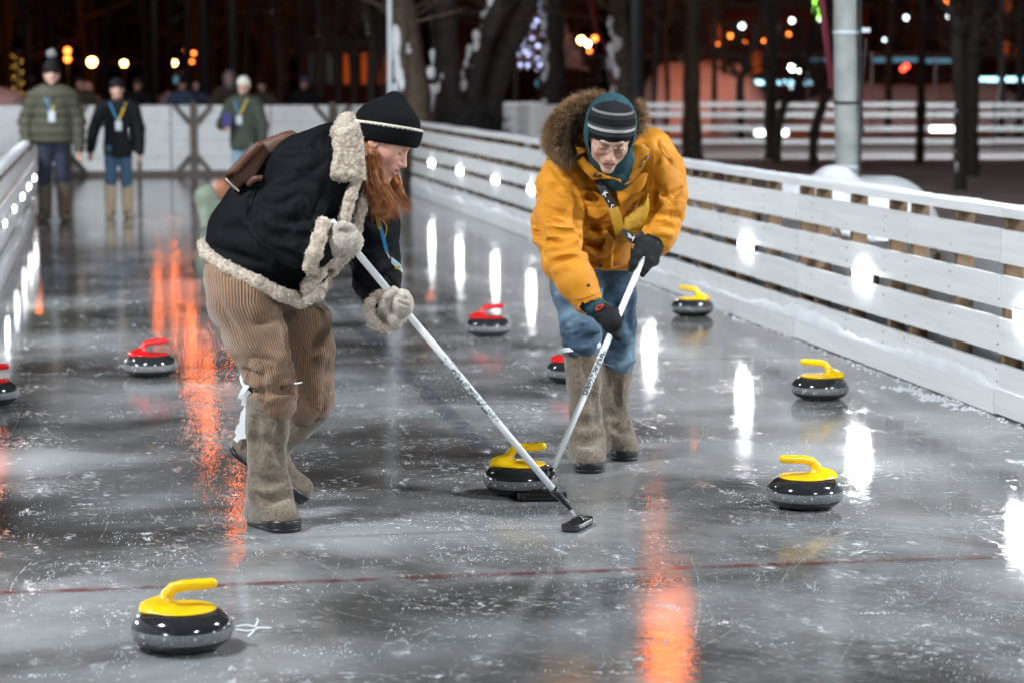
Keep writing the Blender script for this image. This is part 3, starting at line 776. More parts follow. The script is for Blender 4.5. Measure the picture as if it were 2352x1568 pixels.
def lerp(a, b, t): return a + (b - a) * t
def head(parent, c, F, U, sc=1.0, skin=(0.50, 0.29, 0.215), brow=(0.10, 0.045, 0.02), vox=0.0034, lips=(0.42, 0.13, 0.11), neck_to=None, smile=0.0, lid=True):
    F = Vector(F).normalized(); U = (Vector(U) - F * Vector(U).dot(F)).normalized(); Lf = U.cross(F)
    def q(f, l, u): return Vector(c) + (F * f + Lf * l + U * u) * sc
    A = (F, Lf, U); s = Shape()
    def e(p, r, k=.02, op='u'): s.ell(q(*p), [x * sc for x in r], A, k * sc, op)
    e((-.006, 0, .035), (.092, .076, .090), 0)
    e((.028, 0, -.030), (.066, .057, .088), .04)
    s.cone(q(.030, 0, -.082), q(.068, 0, -.104), .040 * sc, .022 * sc, .035 * sc)
    e((.080, 0, -.112), (.016, .020, .014), .018)
    for g in (-1, 1):
        e((.052, g * .040, -.028), (.030, .024, .026), .03)
        e((.006, g * .047, -.070), (.040, .015, .034), .03)
        e((-.004, g * .076, -.012), (.017, .006, .027), .008)
        e((.004, g * .082, -.010), (.009, .005, .015), .006, 's')
    s.cone(q(.082, -.030, .026), q(.082, .030, .026), .013 * sc, .013 * sc, .022 * sc)
    for g in (-1, 1):
        e((.100, g * .031, .002), (.019, .018, .0125), .014, 's')
        e((.0765, g * .031, .000), (.0148, .0158, .0135), .004)
    s.cone(q(.088, 0, .012), q(.112, 0, -.034), .0075 * sc, .0115 * sc, .014 * sc)
    for g in (-1, 1): e((.100, g * .0115, -.039), (.012, .008, .007), .008)
    e((.088, 0, -.066), (.016, .026, .018), .02)
    s.cone(q(.0985, -.017, -.063 + smile * .006), q(.1005, 0, -.0615), .0050 * sc, .0062 * sc, .006 * sc); s.cone(q(.0985, .017, -.063 + smile * .006), q(.1005, 0, -.0615), .0050 * sc, .0062 * sc, .006 * sc)
    s.cone(q(.096, -.014, -.0745 + smile * .003), q(.098, 0, -.077 ), .0052 * sc, .0068 * sc, .006 * sc); s.cone(q(.096, .014, -.0745 + smile * .003), q(.098, 0, -.077), .0052 * sc, .0068 * sc, .006 * sc)
    s.cone(q(.104, -.020, -.0688 + smile * .006), q(.106, .0, -.0692), .0030 * sc, .0034 * sc, .003 * sc, 's'); s.cone(q(.104, .020, -.0688 + smile * .006), q(.106, 0, -.0692), .0030 * sc, .0034 * sc, .003 * sc, 's')
    if neck_to is not None:
        s.cone(q(-.028, 0, -.055), neck_to, .056 * sc, .062 * sc, .04 * sc)
        s.ell(Vector(neck_to) - Vector((0, 0, .03)), (.10, .09, .06), None, .05)
    V, Fc = s.mesh(vox, 2)
    P = (V - _v(c)) / sc; f = P @ _v(F); l = np.abs(P @ _v(Lf)); u = P @ _v(U)
    C = np.tile(np.array(skin), (len(V), 1)); n = fbm(V * 40, 3, 2)
    C *= (0.92 + 0.16 * n)[:, None]
    def blend(w, col):
        w = np.clip(w, 0, 1)[:, None]; C[:] = C * (1 - w) + np.array(col) * w
    blend(0.45 * np.exp(-((l - .044) / .018) ** 2 - ((u + .032) / .018) ** 2) * (f > 0), (0.56, 0.22, 0.17))
    blend(0.40 * np.exp(-((f - .112) / .014) ** 2 - (l / .014) ** 2 - ((u + .036) / .012) ** 2), (0.58, 0.23, 0.18))
    lm = np.maximum(np.exp(-((u + .0618 - smile * .004 * (l / .017)) / .0042) ** 2), np.exp(-((u + .0755) / .005) ** 2)) * (l < .0235) * (f > .082)
    blend(0.9 * lm, lips)
    blend(0.9 * (np.abs(u + .0690 - smile * .006 * (l / .02)) < .0022) * (l < .024) * (f > .08), (0.10, 0.02, 0.02))
    ub = .0235 + .004 * np.sin((l - .014) / .036 * math.pi)
    blend(0.85 * np.exp(-((u - ub) / .0036) ** 2) * (l > .013) * (l < .052) * (f > .05), brow)
    blend(0.95 * np.exp(-((u + .0065) / .0024) ** 2) * (np.abs(l - .031) < .0165) * (f > .06), (0.035, 0.018, 0.012))
    blend(0.35 * np.exp(-((u - .006) / .005) ** 2) * (np.abs(l - .031) < .018) * (f > .06), (0.33, 0.15, 0.11))
    o = mesh_obj('body', V, Fc, 'skin', parent, attrs={'Col': C})
    return o, q
def ribbons(name, strands, w, mat_, parent, seed=1):
    rs = np.random.default_rng(seed); V, F = [], []
    for P in strands:
        n = len(P); side = None; ww = w * rs.uniform(.6, 1.3)
        r = Vector(rs.normal(size=3)); 
        for i, p in enumerate(P):
            t = (P[min(i + 1, n - 1)] - P[max(i - 1, 0)])
            if t.length < 1e-9: t = Vector((0, 0, 1))
            sd = t.cross(r + Vector((0, -1.5, 0))); sd = sd.normalized() if sd.length > 1e-9 else Vector((1, 0, 0))
            k = ww * (1 - (i / (n - 1)) ** 2 * .85)
            V.append(p - sd * k / 2); V.append(p + sd * k / 2)
        b = len(V) - 2 * n
        for i in range(n - 1): F.append((b + 2 * i, b + 2 * i + 1, b + 2 * i + 3, b + 2 * i + 2))
    return mesh_obj(name, np.array([tuple(v) for v in V]), np.array(F), mat_, parent)
def spline(pts, n):
    pts = [Vector(p) for p in pts]; out = []
    m = len(pts) - 1
    for i in range(n):
        x = m * i / (n - 1); k = min(int(x), m - 1); t = x - k
        p0, p1, p2, p3 = pts[max(k - 1, 0)], pts[k], pts[k + 1], pts[min(k + 2, m)]
        out.append(0.5 * ((2 * p1) + (p2 - p0) * t + (2 * p0 - 5 * p1 + 4 * p2 - p3) * t * t + (3 * p1 - p0 - 3 * p2 + p3) * t ** 3))
    return out
def rib_attr(V, legs):
    """coordinate running round the leg, for the cords of the cloth; legs = list of axis polylines"""
    best = np.full(len(V), 1e9); out = np.zeros(len(V))
    for axis in legs:
        for i in range(len(axis) - 1):
            a, b = _v(axis[i]), _v(axis[i + 1]); ab = b - a; t = np.clip(((V - a) @ ab) / (ab @ ab), 0, 1)
            p = V - a - t[:, None] * ab; d = np.linalg.norm(p, axis=1)
            y = np.array([0, 1.0, 0]); y = y - ab * (y @ ab) / (ab @ ab); y /= np.linalg.norm(y); x = np.cross(ab / np.linalg.norm(ab), y)
            an = np.arctan2(p @ x, -(p @ y))
            m = d < best; best[m] = d[m]; out[m] = an[m]
    return out
def text_mesh(txt, size, bold=0.0):
    cu = bpy.data.curves.new('lettering', 'FONT'); cu.body = txt; cu.size = size; cu.resolution_u = 2; cu.offset = bold
    o = bpy.data.objects.new('lettering', cu); COL.objects.link(o)
    dg = bpy.context.evaluated_depsgraph_get(); me = o.evaluated_get(dg).to_mesh()
    V = np.array([tuple(v.co) for v in me.vertices]); F = [tuple(p.vertices) for p in me.polygons]
    o.evaluated_get(dg).to_mesh_clear(); bpy.data.objects.remove(o); return V, F
def broom(label, top, end, ferrule, head_c, head_ang, letters, parent_name='curling_broom', pat=(0.40, 0.62), r=0.0127, lt=(0.46, 0.60), flip=False):
    """top -> end of the white shaft, then black ferrule down to the head pad on the ice"""
    top, end, ferrule, head_c = Vector(top), Vector(end), Vector(ferrule), Vector(head_c)
    root = thing(parent_name, label, 'broom', (head_c.x, head_c.y, 0))
    d = (end - top).normalized()
    a, b = lerp(top, end, pat[0]), lerp(top, end, pat[1])
    MB().tube([top, a, b, end], r, 24).build('shaft', 'shaft_white', root, True)
    MB().tube([a, b], r + .0006, 24, False).build('printed_sleeve', 'shaft_pattern', root, True)
    MB().tube([top - d * .004, top + d * .012], r + .0008, 16).build('end_cap', 'shaft_white', root, True)
    MB().tube([end - d * .012, lerp(end, ferrule, .12), lerp(end, ferrule, .16), lerp(end, ferrule, .62), lerp(end, ferrule, .66), ferrule], [r + .003, r + .003, r + .0005, r - .001, r - .003, r * .55], 20).build('ferrule', 'black_plastic', root, True)
    joint = head_c + Vector((0, 0, .030)); MB().tube([ferrule - d * .01, joint], r * .38, 10).build('joint_rod', 'grey_plastic', root, True)
    hx = Vector((math.cos(head_ang), math.sin(head_ang), 0)); hy_ = Vector((-hx.y, hx.x, 0)); up = Vector((0, 0, 1))
    s = Shape(); s.poly(head_c + up * .016, (hx, hy_, up), [(-.088, -.024), (-.072, -.034), (.072, -.034), (.088, -.024), (.088, .024), (.072, .034), (-.072, .034), (-.088, .024)], .012, .006)
    s.cone(head_c + hx * -.035 + up * .026, head_c + hx * .035 + up * .026, .018, .018, .012); s.ell(joint, (.020, .020, .014), None, .008)
    V, F = s.mesh(.0035, 1); hd = mesh_obj('head', V, F, 'black_plastic', root)
    MB().box(head_c + up * .0045, (.082, .030, .0042), (hx, hy_, up), .003).build('fabric_pad', 'black_knit', root)
    for g in (-1, 1): MB().box(head_c + hx * (.091 * g) + up * .018, (.0045, .030, .013), (hx, hy_, up), .003).build('bumper', 'black_plastic', root)
    # lettering wrapped round the shaft, facing the camera side
    V, F = text_mesh(letters, .026, .0006); w = V[:, 0].max()
    L0 = lerp(top, end, lt[0]); Ln = (lerp(top, end, lt[1]) - L0).length; V = V * (Ln / w); hgt = V[:, 1].max() / 2
    dd = d if not flip else -d; P0 = L0 if not flip else lerp(top, end, lt[1])
    n0 = (CAMY - d * CAMY.dot(d)).normalized(); n1 = dd.cross(n0).normalized() * -1
    out = []
    for x, y, z in V:
        th = (y - hgt) / r - (.55 if not flip else -.25); rr = r + .0011
        out.append(P0 + dd * x + (n0 * math.cos(th) + n1 * math.sin(th)) * rr)
    o = mesh_obj('lettering', np.array([tuple(v) for v in out]), F, 'ink', root, False)
    return root
def boot(parent, shaft, rads, heel, toe, sole_up, felt_disp=0.004, seed=1, wd=0.050, name='boot', vox=.008, gal=.046, lines=()):
    """felt boot: shaft polyline top->ankle, foot heel->toe, galosh under it"""
    s = Shape(); s.chain(shaft, rads, k=.03)
    U = Vector(sole_up).normalized(); ax = (Vector(toe) - Vector(heel)); ax = (ax - U * ax.dot(U)).normalized()
    s.cone(shaft[-1], Vector(heel) + U * .060, rads[-1], wd, .04)
    s.cone(Vector(heel) + U * .052, Vector(toe) + U * .046, wd, wd * .92, .05)
    s.cone(shaft[-1], lerp(Vector(heel), Vector(toe), .55) + U * .06, rads[-1] * .8, wd * .9, .05)
    s.ell(shaft[0] + (Vector(shaft[0]) - Vector(shaft[1])).normalized() * .012, (rads[0] * .86,) * 3, None, .006, 's')
    s.cut(Vector(heel) + U * .010, -U, .004)
    if lines: fold_lines(s, lines, .013, .022, push=.3)
    V, F = s.mesh(vox, 2, lambda V, N: felt_disp * (fbm(V * 24, 3, seed) - .5) * 2 + .010 * (fbm(V * 7, 2, seed + 5) - .5))
    b = mesh_obj(name, V, F, 'felt', parent); tufts('felt_fuzz', V, F, 'felt', b, 2600, (.004, .009), .0009, seed)
    g = Shape(); g.cone(Vector(heel) + U * .040, Vector(toe) + U * .036, wd + .005, wd * .92 + .006, 0); g.cut(Vector(heel) + U * gal, U, .003); g.cut(Vector(heel), -U, .003)
    V, F = g.mesh(.006, 1); go = mesh_obj('galosh', V, F, 'rubber', b)
    h = Shape(); h.cone(Vector(heel) + U * .040, Vector(toe) + U * .036, wd + .0095, wd * .92 + .0105, 0); h.cut(Vector(heel) + U * .017, U, .002); h.cut(Vector(heel), -U, .002)
    V, F = h.mesh(.006, 1); mesh_obj('sole_rim', V, F, 'rubber', b)
    return b

from mathutils.bvhtree import BVHTree
def bvh_of(V, F): return BVHTree.FromPolygons([tuple(v) for v in V], [tuple(int(i) for i in f) for f in F])
EYEP = Vector((0, 0, EYE))
def hit(bv, x, y, off=0.0):
    """where the line of sight at photo position (x, y) meets a surface"""
    d = (W(x, y, 5) - EYEP).normalized(); h = bv.ray_cast(EYEP, d)
    return None if h[0] is None else h[0] - d * off
def fold_lines(s, lines, r=.010, k=.02, vox=.016, push=.35, ridge=.0):
    """press folds into a shape along lines seen in the photo"""
    V, F = s.mesh(vox, 1); bv = bvh_of(V, F)
    for ln in lines:
        P = [hit(bv, x, y) for x, y in ln]
        if any(p is None for p in P): P = [p for p in P if p is not None]
        if len(P) < 2: continue
        P = spline(P, 3 * len(P)); n = len(P); P = [(hit2(bv, p) or p) for p in P]
        dv = [(p - EYEP).normalized() for p in P]; rad = [r * (.35 + .65 * math.sin(math.pi * (i + .7) / (n + .4))) for i in range(n)]
        s.chain([P[i] - dv[i] * r * push for i in range(n)], rad, k=k, op='s')
        if ridge: s.chain([P[i] + dv[i] * ridge * .3 + Vector((0, 0, -r * 1.7)) for i in range(n)], [q * .8 for q in rad], k=k * 1.2)
    return s
def hit2(bv, p):
    d = (p - EYEP).normalized(); h = bv.ray_cast(EYEP, d); return h[0]
def seam(name, bv, pts, r, m, parent, off=.0015, n=24):
    P = []
    for p in spline([Vector((x, y, 0)) for x, y in pts], n):
        h = hit(bv, p.x, p.y, off)
        if h is not None: P.append(h)
    if len(P) > 2: return MB().tube(P, r, 6).build(name, m, parent, True)
def tufts(name, V, F, m, parent, n, L=(.006, .011), w=.0032, seed=2):
    N = vnormals(V, F); rs = np.random.default_rng(seed); st = []
    for i in rs.integers(0, len(V), n):
        d = N[i] + rs.normal(size=3) * .75; d /= np.linalg.norm(d); l = rs.uniform(*L); a = Vector(V[i] - N[i] * .002); b = a + Vector(d) * l * .6; c = b + Vector(d + rs.normal(size=3) * .9).normalized() * l * .5; st.append([a, b, c])
    return ribbons(name, st, w, m, parent, seed)
# ================================================================== THE WOMAN IN THE BLACK JACKET
wm = thing('person', 'woman in black sherpa-trimmed jacket and corduroy trousers leaning forward over her broom', 'person', (W(630, 1200, 8.7).x, 8.7, 0))
mat('black_seam', (0.008, 0.009, 0.012), 0.7, spec=0.15)
# --- trousers
near_leg = [W(560, 640, 8.70), W(562, 697, 8.68), W(588, 773, 8.67), W(614, 835, 8.66), W(623, 885, 8.66), W(628, 918, 8.66)]
far_leg = [W(668, 650, 8.92), W(692, 720, 8.92), W(711, 800, 8.93), W(714, 880, 8.95), W(716, 915, 8.96), W(703, 945, 8.98)]
s = Shape(); s.ell(W(598, 625, 8.80), (.205, .165, .12), None, .05)
s.chain(near_leg, [.145, .128, .110, .092, .091, .086], k=.03); s.chain(far_leg, [.125, .105, .092, .090, .080, .060], k=.025)
s.cone(W(668, 640, 8.8), W(700, 700, 8.86), .11, .07, .05)
# bunching above the boot top
s.chain([W(572, 880, 8.62), W(622, 872, 8.56), W(676, 868, 8.62)], .016, k=.02); s.chain([W(574, 910, 8.64), W(628, 915, 8.565), W(680, 908, 8.62)], .015, k=.018)
s.cone(W(568, 893, 8.60), W(680, 888, 8.60), .012, .012, .014, 's'); s.cone(W(600, 894, 8.56), W(660, 890, 8.555), .012, .012, .014, 's')
s.cone(W(645, 700, 8.60), W(676, 860, 8.70), .016, .014, .02, 's')
s.chain([W(520, 630, 8.57), W(600, 655, 8.535), W(636, 690, 8.56)], .010, k=.02, op='s'); s.cone(W(600, 735, 8.545), W(642, 712, 8.57), .008, .008, .02, 's')
s.cut(W(600, 657, 8.62), Vector((.46, 0, .89)), .01)
fold_lines(s, [[(566, 868), (600, 876), (640, 872), (678, 860)], [(570, 898), (610, 902), (650, 898), (682, 886)], [(560, 850), (590, 862), (620, 862)], [(640, 690), (655, 760), (668, 830), (680, 880)], [(480, 610), (540, 632), (600, 648), (640, 690)], [(590, 742), (620, 735), (648, 716)], [(700, 925), (725, 930), (758, 905)], [(690, 900), (712, 940), (730, 945)], [(500, 690), (520, 730), (550, 770)]], .009, .014)
V, F = s.mesh(.0075, 2, folds(.007, 7, 7, 14, 3))
la = rib_attr(V, [near_leg, far_leg]); mesh_obj('trousers', V, F, 'corduroy', wm, attrs={'rib': la * .105})
# --- boots
boot(wm, [W(616, 918, 8.66), W(614, 985, 8.665), W(613, 1050, 8.67), W(618, 1120, 8.675)], [.084, .074, .068, .071], Vector((W(610, 1190, 8.74).x, 8.735, 0)), Vector((W(650, 1190, 8.6).x, 8.615, 0)), (0, 0, 1), seed=3, wd=.066, lines=[[(574, 1095), (610, 1110), (658, 1098)], [(580, 1138), (618, 1152), (664, 1132)], [(572, 1010), (600, 1018), (640, 1006)], [(648, 950), (640, 1010), (646, 1060)], [(590, 960), (585, 1010), (592, 1060)]])
fu = (Vector((.62, 0.05, .78))).normalized()
boot(wm, [W(716, 935, 9.02), W(672, 975, 9.03), W(630, 1012, 9.04), W(590, 1024, 9.05)], [.072, .066, .062, .060], W(545, 1050, 9.05), W(676, 1140, 9.08), fu, seed=9, wd=.050)
# white shoe-cover ties
def strip(name, pts, w, m, parent, thick=.0015, nrm=(0, -1, 0), n=14):
    P = spline(pts, n); V, F = [], []; nv = Vector(nrm)
    for i, p in enumerate(P):
        t = (P[min(i + 1, n - 1)] - P[max(i - 1, 0)]).normalized(); sd = t.cross(nv).normalized(); k = w[min(int(i / (n - 1) * (len(w) - 1) + .5), len(w) - 1)] if hasattr(w, '__len__') else w
        nn = sd.cross(t).normalized() * thick / 2
        for a in (-1, 1):
            for b in (-1, 1): V.append(p + sd * (a * k / 2) + nn * b)
    for i in range(n - 1):
        a, b = i * 4, (i + 1) * 4
        for x, y in ((0, 1), (1, 3), (3, 2), (2, 0)): F.append((a + x, a + y, b + y, b + x))
    F.append((0, 2, 3, 1)); e = (n - 1) * 4; F.append((e, e + 1, e + 3, e + 2))
    return mesh_obj(name, np.array([tuple(v) for v in V]), F, m, parent, False)
strip('shoe_cover', [W(569, 925, 8.98), W(560, 960, 8.97), W(556, 990, 8.97), W(540, 1012, 8.97)], [.018, .03, .05, .02], 'white_plastic', wm)
strip('tie', [W(553, 850, 8.64), W(556, 875, 8.62), W(568, 893, 8.60)], [.006, .012, .02], 'white_plastic', wm)
strip('tie', [W(553, 915, 8.62), W(558, 898, 8.61), W(572, 885, 8.60)], [.022, .018, .01], 'white_plastic', wm)
strip('tie', [W(560, 930, 8.63), W(564, 910, 8.62), W(574, 898, 8.61)], [.02, .02, .016], 'white_plastic', wm)
strip('tie', [W(676, 880, 8.60), W(686, 879, 8.60), W(694, 877, 8.60)], [.005, .005, .003], 'white_plastic', wm)
# --- jacket: torso and both sleeves in one skin
s = Shape(); yy = (0, 1, 0)
s.cone(W(607, 596, 8.80), W(645, 545, 8.80), .215, .215, .03, flat=yy, fs=.84)
s.cone(W(645, 545, 8.80), W(782, 397, 8.80), .215, .186, .03, flat=yy, fs=.9)
s.cone(W(782, 392, 8.80), W(822, 340, 8.80), .17, .10, .05)
s.ell(W(725, 385, 8.70), (.17, .13, .13), None, .06)
s.cone(W(540, 520, 8.82), W(640, 400, 8.84), .09, .11, .06)
s.chain([W(722, 410, 8.64), W(678, 470, 8.56), W(642, 524, 8.52)], [.120, .110, .098], k=.035)
s.chain([W(642, 524, 8.52), W(690, 556, 8.50), W(724, 572, 8.495)], [.098, .088, .074], k=.03)
s.chain([W(832, 430, 8.96), W(858, 520, 8.98), W(862, 600, 8.93), W(864, 640, 8.86), W(884, 700, 8.68)], [.115, .095, .089, .084, .070], k=.03)
# shape of the open front and hem
pn = (W(458, 566, 8.8) - W(700, 690, 8.8)); hem_n = Vector((pn.z, 0, -pn.x)).normalized()
if hem_n.z > 0: hem_n = -hem_n
s.cut(W(600, 652, 8.62), hem_n + Vector((0, -.10, 0)), .01)
# folds
fold_lines(s, [[(588, 438), (578, 475), (576, 515)], [(600, 462), (640, 470), (690, 440)], [(630, 500), (670, 508), (712, 500)], [(596, 520), (630, 548), (668, 560)], [(640, 575), (670, 592), (700, 604)], [(748, 425), (728, 462), (700, 505)], [(690, 385), (715, 395), (745, 372)], [(768, 455), (752, 500), (748, 530)],
    [(490, 565), (540, 585), (610, 606)], [(505, 530), (545, 525), (580, 545)], [(560, 460), (600, 440), (640, 395)], [(640, 350), (690, 345), (735, 330)], [(820, 560), (860, 566), (908, 560)], [(815, 612), (855, 620), (905, 606)], [(845, 505), (880, 515), (908, 508)], [(830, 650), (865, 655), (905, 640)], [(620, 430), (660, 425), (700, 405)], [(655, 540), (690, 545), (715, 540)]], .016, .014, push=.15)
V, F = s.mesh(.0085, 2, folds(.008, 7, 7, 12, 21)); mesh_obj('jacket', V, F, 'black_cloth', wm); bvj = bvh_of(V, F)
seam('seam', bvj, [(590, 428), (578, 470), (575, 518), (600, 556), (650, 585), (694, 604)], .0022, 'black_seam', wm)
seam('seam', bvj, [(762, 420), (740, 440), (728, 480), (716, 515)], .0018, 'black_seam', wm); seam('seam', bvj, [(740, 306), (735, 340), (742, 390)], .0018, 'black_seam', wm); seam('seam', bvj, [(812, 590), (850, 598), (908, 590)], .0016, 'black_seam', wm)
def fleece(name, fn, vox=.0055, seed=4, amp=.0055):
    s = Shape(); fn(s); V, F = s.mesh(vox, 1, lambda V, N: amp * (fbm(V * 95, 3, seed) - .45) * 2); o = mesh_obj(name, V, F, 'sherpa', wm); tufts('fleece_tufts', V, F, 'sherpa_tip', o, int(len(V) * .32), seed=seed); return o
hem = [W(468, 563, 8.80), W(476, 586, 8.68), W(520, 615, 8.60), W(590, 647, 8.575), W(645, 677, 8.60), W(690, 690, 8.66), W(728, 676, 8.74), W(748, 645, 8.84), W(712, 602, 8.98), W(600, 560, 9.02), W(500, 540, 8.96)]
fleece('hem_trim', lambda s: s.chain(hem, [.021, .022, .0225, .023, .0245, .027, .026, .023, .02, .02, .02], k=.012, closed=True))
fleece('front_edge_trim', lambda s: (s.chain([W(822, 405, 8.57), W(806, 450, 8.56), W(792, 500, 8.555), W(776, 560, 8.57)], [.020, .020, .021, .02], k=.01), s.chain([W(740, 600, 8.62), W(733, 625, 8.62), W(706, 660, 8.62)], [.024, .026, .026], k=.01)))
fleece('front_edge_trim', lambda s: s.chain([W(842, 430, 8.66), W(830, 480, 8.65), W(818, 525, 8.64), W(800, 580, 8.66), W(760, 625, 8.70)], [.018, .020, .021, .020, .02], k=.01))
def px_poly(pts, c, d): o = W(c[0], c[1], d); return [((W(x, y, d) - o).x, (W(x, y, d) - o).z) for x, y in pts]
IA = (Vector((1, 0, 0)), Vector((0, 0, 1)), Vector((0, 1, 0)))
col_pts = [(774, 300), (800, 284), (824, 279), (836, 330), (840, 414), (798, 418), (752, 415), (766, 360)]
def collar(s):
    tl = Vector((.10, 1, .06)).normalized(); ex = Vector((1, -.10, 0)).normalized(); ez = ex.cross(tl).normalized() * -1
    s.poly(W(798, 350, 8.555), (Vector((1, 0, 0)), Vector((0, 0, 1)), Vector((0, 1, 0))), px_poly(col_pts, (798, 350), 8.555), .030, .026)
    s.chain([W(782, 305, 8.64), W(800, 288, 8.74), W(812, 290, 8.88), W(820, 310, 8.96)], [.035, .04, .04, .035], k=.03)
    s.chain([W(776, 330, 8.62), W(764, 400, 8.60)], [.02, .024], k=.02)
fleece('collar', collar, seed=8)
cuff_n = [W(742, 516, 8.47), W(732, 548, 8.43), W(722, 582, 8.42), W(712, 612, 8.45), W(722, 612, 8.52), W(734, 570, 8.56), W(745, 528, 8.53)]
fleece('cuff', lambda s: (s.chain(cuff_n, [.024, .026, .027, .024, .022, .022, .022], k=.012, closed=True), s.chain([W(738, 600, 8.50), W(760, 600, 8.49), W(782, 588, 8.50)], [.020, .022, .018], k=.012)), seed=12)
ring = [W(886 + 40 * math.cos(q), 714 + 39 * math.sin(q), 8.60 + .05 * math.cos(q + .6)) for q in [2 * math.pi * i / 14 for i in range(14)]]
fleece('cuff', lambda s: s.chain(ring, .0165, k=.01, closed=True), seed=14)
# snaps on the chest tab
strip('chest_tab', [W(806, 436, 8.575), W(800, 462, 8.57), W(792, 492, 8.568)], .05, 'black_cloth', wm, .006)
for x, y in ((800, 448), (794, 468)): MB().sphere(W(x, y, 8.562), .0055, 10, 6).build('snap', 'steel', wm, True)
# --- mittens
topW, endW = W(762, 510, 8.50), W(1274, 1127, 8.655)
dW = (endW - topW).normalized()
def on_pole(t): return topW + (endW - topW) * t
s = Shape(); s.ell(W(794, 550, 8.475), (.056, .036, .052), (dW, Vector((0, 1, 0)), dW.cross(Vector((0, 1, 0)))), .02); s.ell(W(812, 556, 8.50), (.036, .05, .040), None, .02)
s.chain([W(742, 575, 8.49), W(768, 566, 8.485), W(786, 552, 8.48)], [.034, .036, .036], k=.02); s.chain([W(772, 528, 8.47), W(788, 520, 8.455), W(806, 524, 8.47)], [.018, .019, .017], k=.008)
s.cone(W(772, 534, 8.44), W(800, 531, 8.432), .006, .006, .008, 's')
V, F = s.mesh(.005, 1, lambda V, N: .0028 * np.sin(((V[:, 0] - V[:, 2]) * 900)) * .6 + .003 * (fbm(V * 70, 2, 4) - .5)); o = mesh_obj('mitten', V, F, 'knit_cream', wm); tufts('knit_fuzz', V, F, 'knit_cream', o, 900, (.003, .006), .0012)
s = Shape(); s.ell(W(924, 692, 8.545), (.036, .040, .044), None, .02); s.ell(W(932, 704, 8.56), (.028, .044, .036), None, .02)
s.chain([W(890, 728, 8.60), W(884, 700, 8.56), W(892, 678, 8.535), W(905, 669, 8.53)], [.024, .022, .021, .019], k=.008); s.chain([W(880, 722, 8.64), W(905, 735, 8.58), W(915, 710, 8.58)], [.040, .028, .034], k=.02)
for i in range(3): s.cone(W(918, 682 + 14 * i, 8.507), W(942, 690 + 14 * i, 8.515), .005, .004, .006, 's')
V, F = s.mesh(.005, 1, lambda V, N: .0026 * np.sin(((V[:, 0] + V[:, 2]) * 900)) * .6 + .003 * (fbm(V * 70, 2, 6) - .5)); o = mesh_obj('mitten', V, F, 'knit_cream', wm); tufts('knit_fuzz', V, F, 'knit_cream', o, 900, (.003, .006), .0012)
# --- head, hat, hair
HF = Vector((.866, -.14, -.5)).normalized(); HU = Vector((.5, 0, .866)); HC = W(874, 322, 8.74)
_, hq = head(wm, HC, HF, HU, 1.06, skin=(0.56, 0.29, 0.215), smile=1.0, neck_to=W(830, 365, 8.78), brow=(0.25, 0.10, 0.05))
s = Shape(); s.cone(hq(.101, -.012, -.0685), hq(.101, .012, -.0685), .0028, .0028, 0); V, F = s.mesh(.0014, 1); mesh_obj('teeth', V, F, 'white_plastic', wm)
HUp = (HU - HF * HU.dot(HF)).normalized(); HL = HUp.cross(HF)
def hat_shape(e, n_lo, off_lo, off_hi=None):
    s = Shape(); s.ell(hq(.002, 0, .048), (.120 + e, .093 + e, .101 + e), (HF, HL, HUp), .03)
    s.cone(hq(.004, 0, .085), hq(-.022, 0, .140), .078 + e, .034 + e, .05); s.cone(hq(-.028, 0, .03), hq(-.034, 0, -.006), .080 + e, .072 + e, .04)
    nn = (HF * .367 - HUp * .930); p0 = hq(.122, 0, .038)
    s.cut(p0 - nn * off_lo, nn, .003)
    if off_hi is not None: s.cut(p0 - nn * off_hi, -nn, .003)
    return s
V, F = hat_shape(0, 0, .05).mesh(.006, 2, frizz(.0015, .02)); hat = mesh_obj('knit_hat', V, F, 'black_knit', wm)
ang_ = lambda V: np.arctan2((V - _v(HC)) @ _v(HL), (V - _v(HC)) @ _v(HF) + .02)
V, F = hat_shape(.008, 0, 0, .066).mesh(.005, 2, lambda V, N: .0016 * np.sin(ang_(V) * 80)); mesh_obj('turned_brim', V, F, 'black_knit', hat)
V, F = hat_shape(.0100, 0, .061, .069).mesh(.0035, 1); nn_ = _v(HF * .367 - HUp * .930); hgt_ = -((V - _v(hq(.122, 0, .038))) @ nn_); V = V + nn_[None] * (np.clip(.069 - hgt_, 0, .008) / .008 * .0062 * (np.abs(((ang_(V) * 46 / 6.283) % 1) - .5) * 2))[:, None]; mesh_obj('trim', V, F, 'cream_trim', hat)
s = Shape(); s.chain([W(846, 335, 8.70), W(850, 380, 8.68), W(860, 425, 8.67), W(874, 458, 8.68), W(884, 478, 8.70)], [.020, .022, .028, .028, .015], k=.02)
s.chain([W(846, 345, 8.76), W(850, 420, 8.76), W(872, 470, 8.76)], [.03, .036, .02], k=.03); s.chain([W(905, 425, 8.83), W(918, 450, 8.83), W(930, 472, 8.82)], [.018, .016, .006], k=.02)
V, F = s.mesh(.006, 2, folds(.004, 60, 60, 6, 7)); mesh_obj('hair', V, F, 'hair_dark', wm)
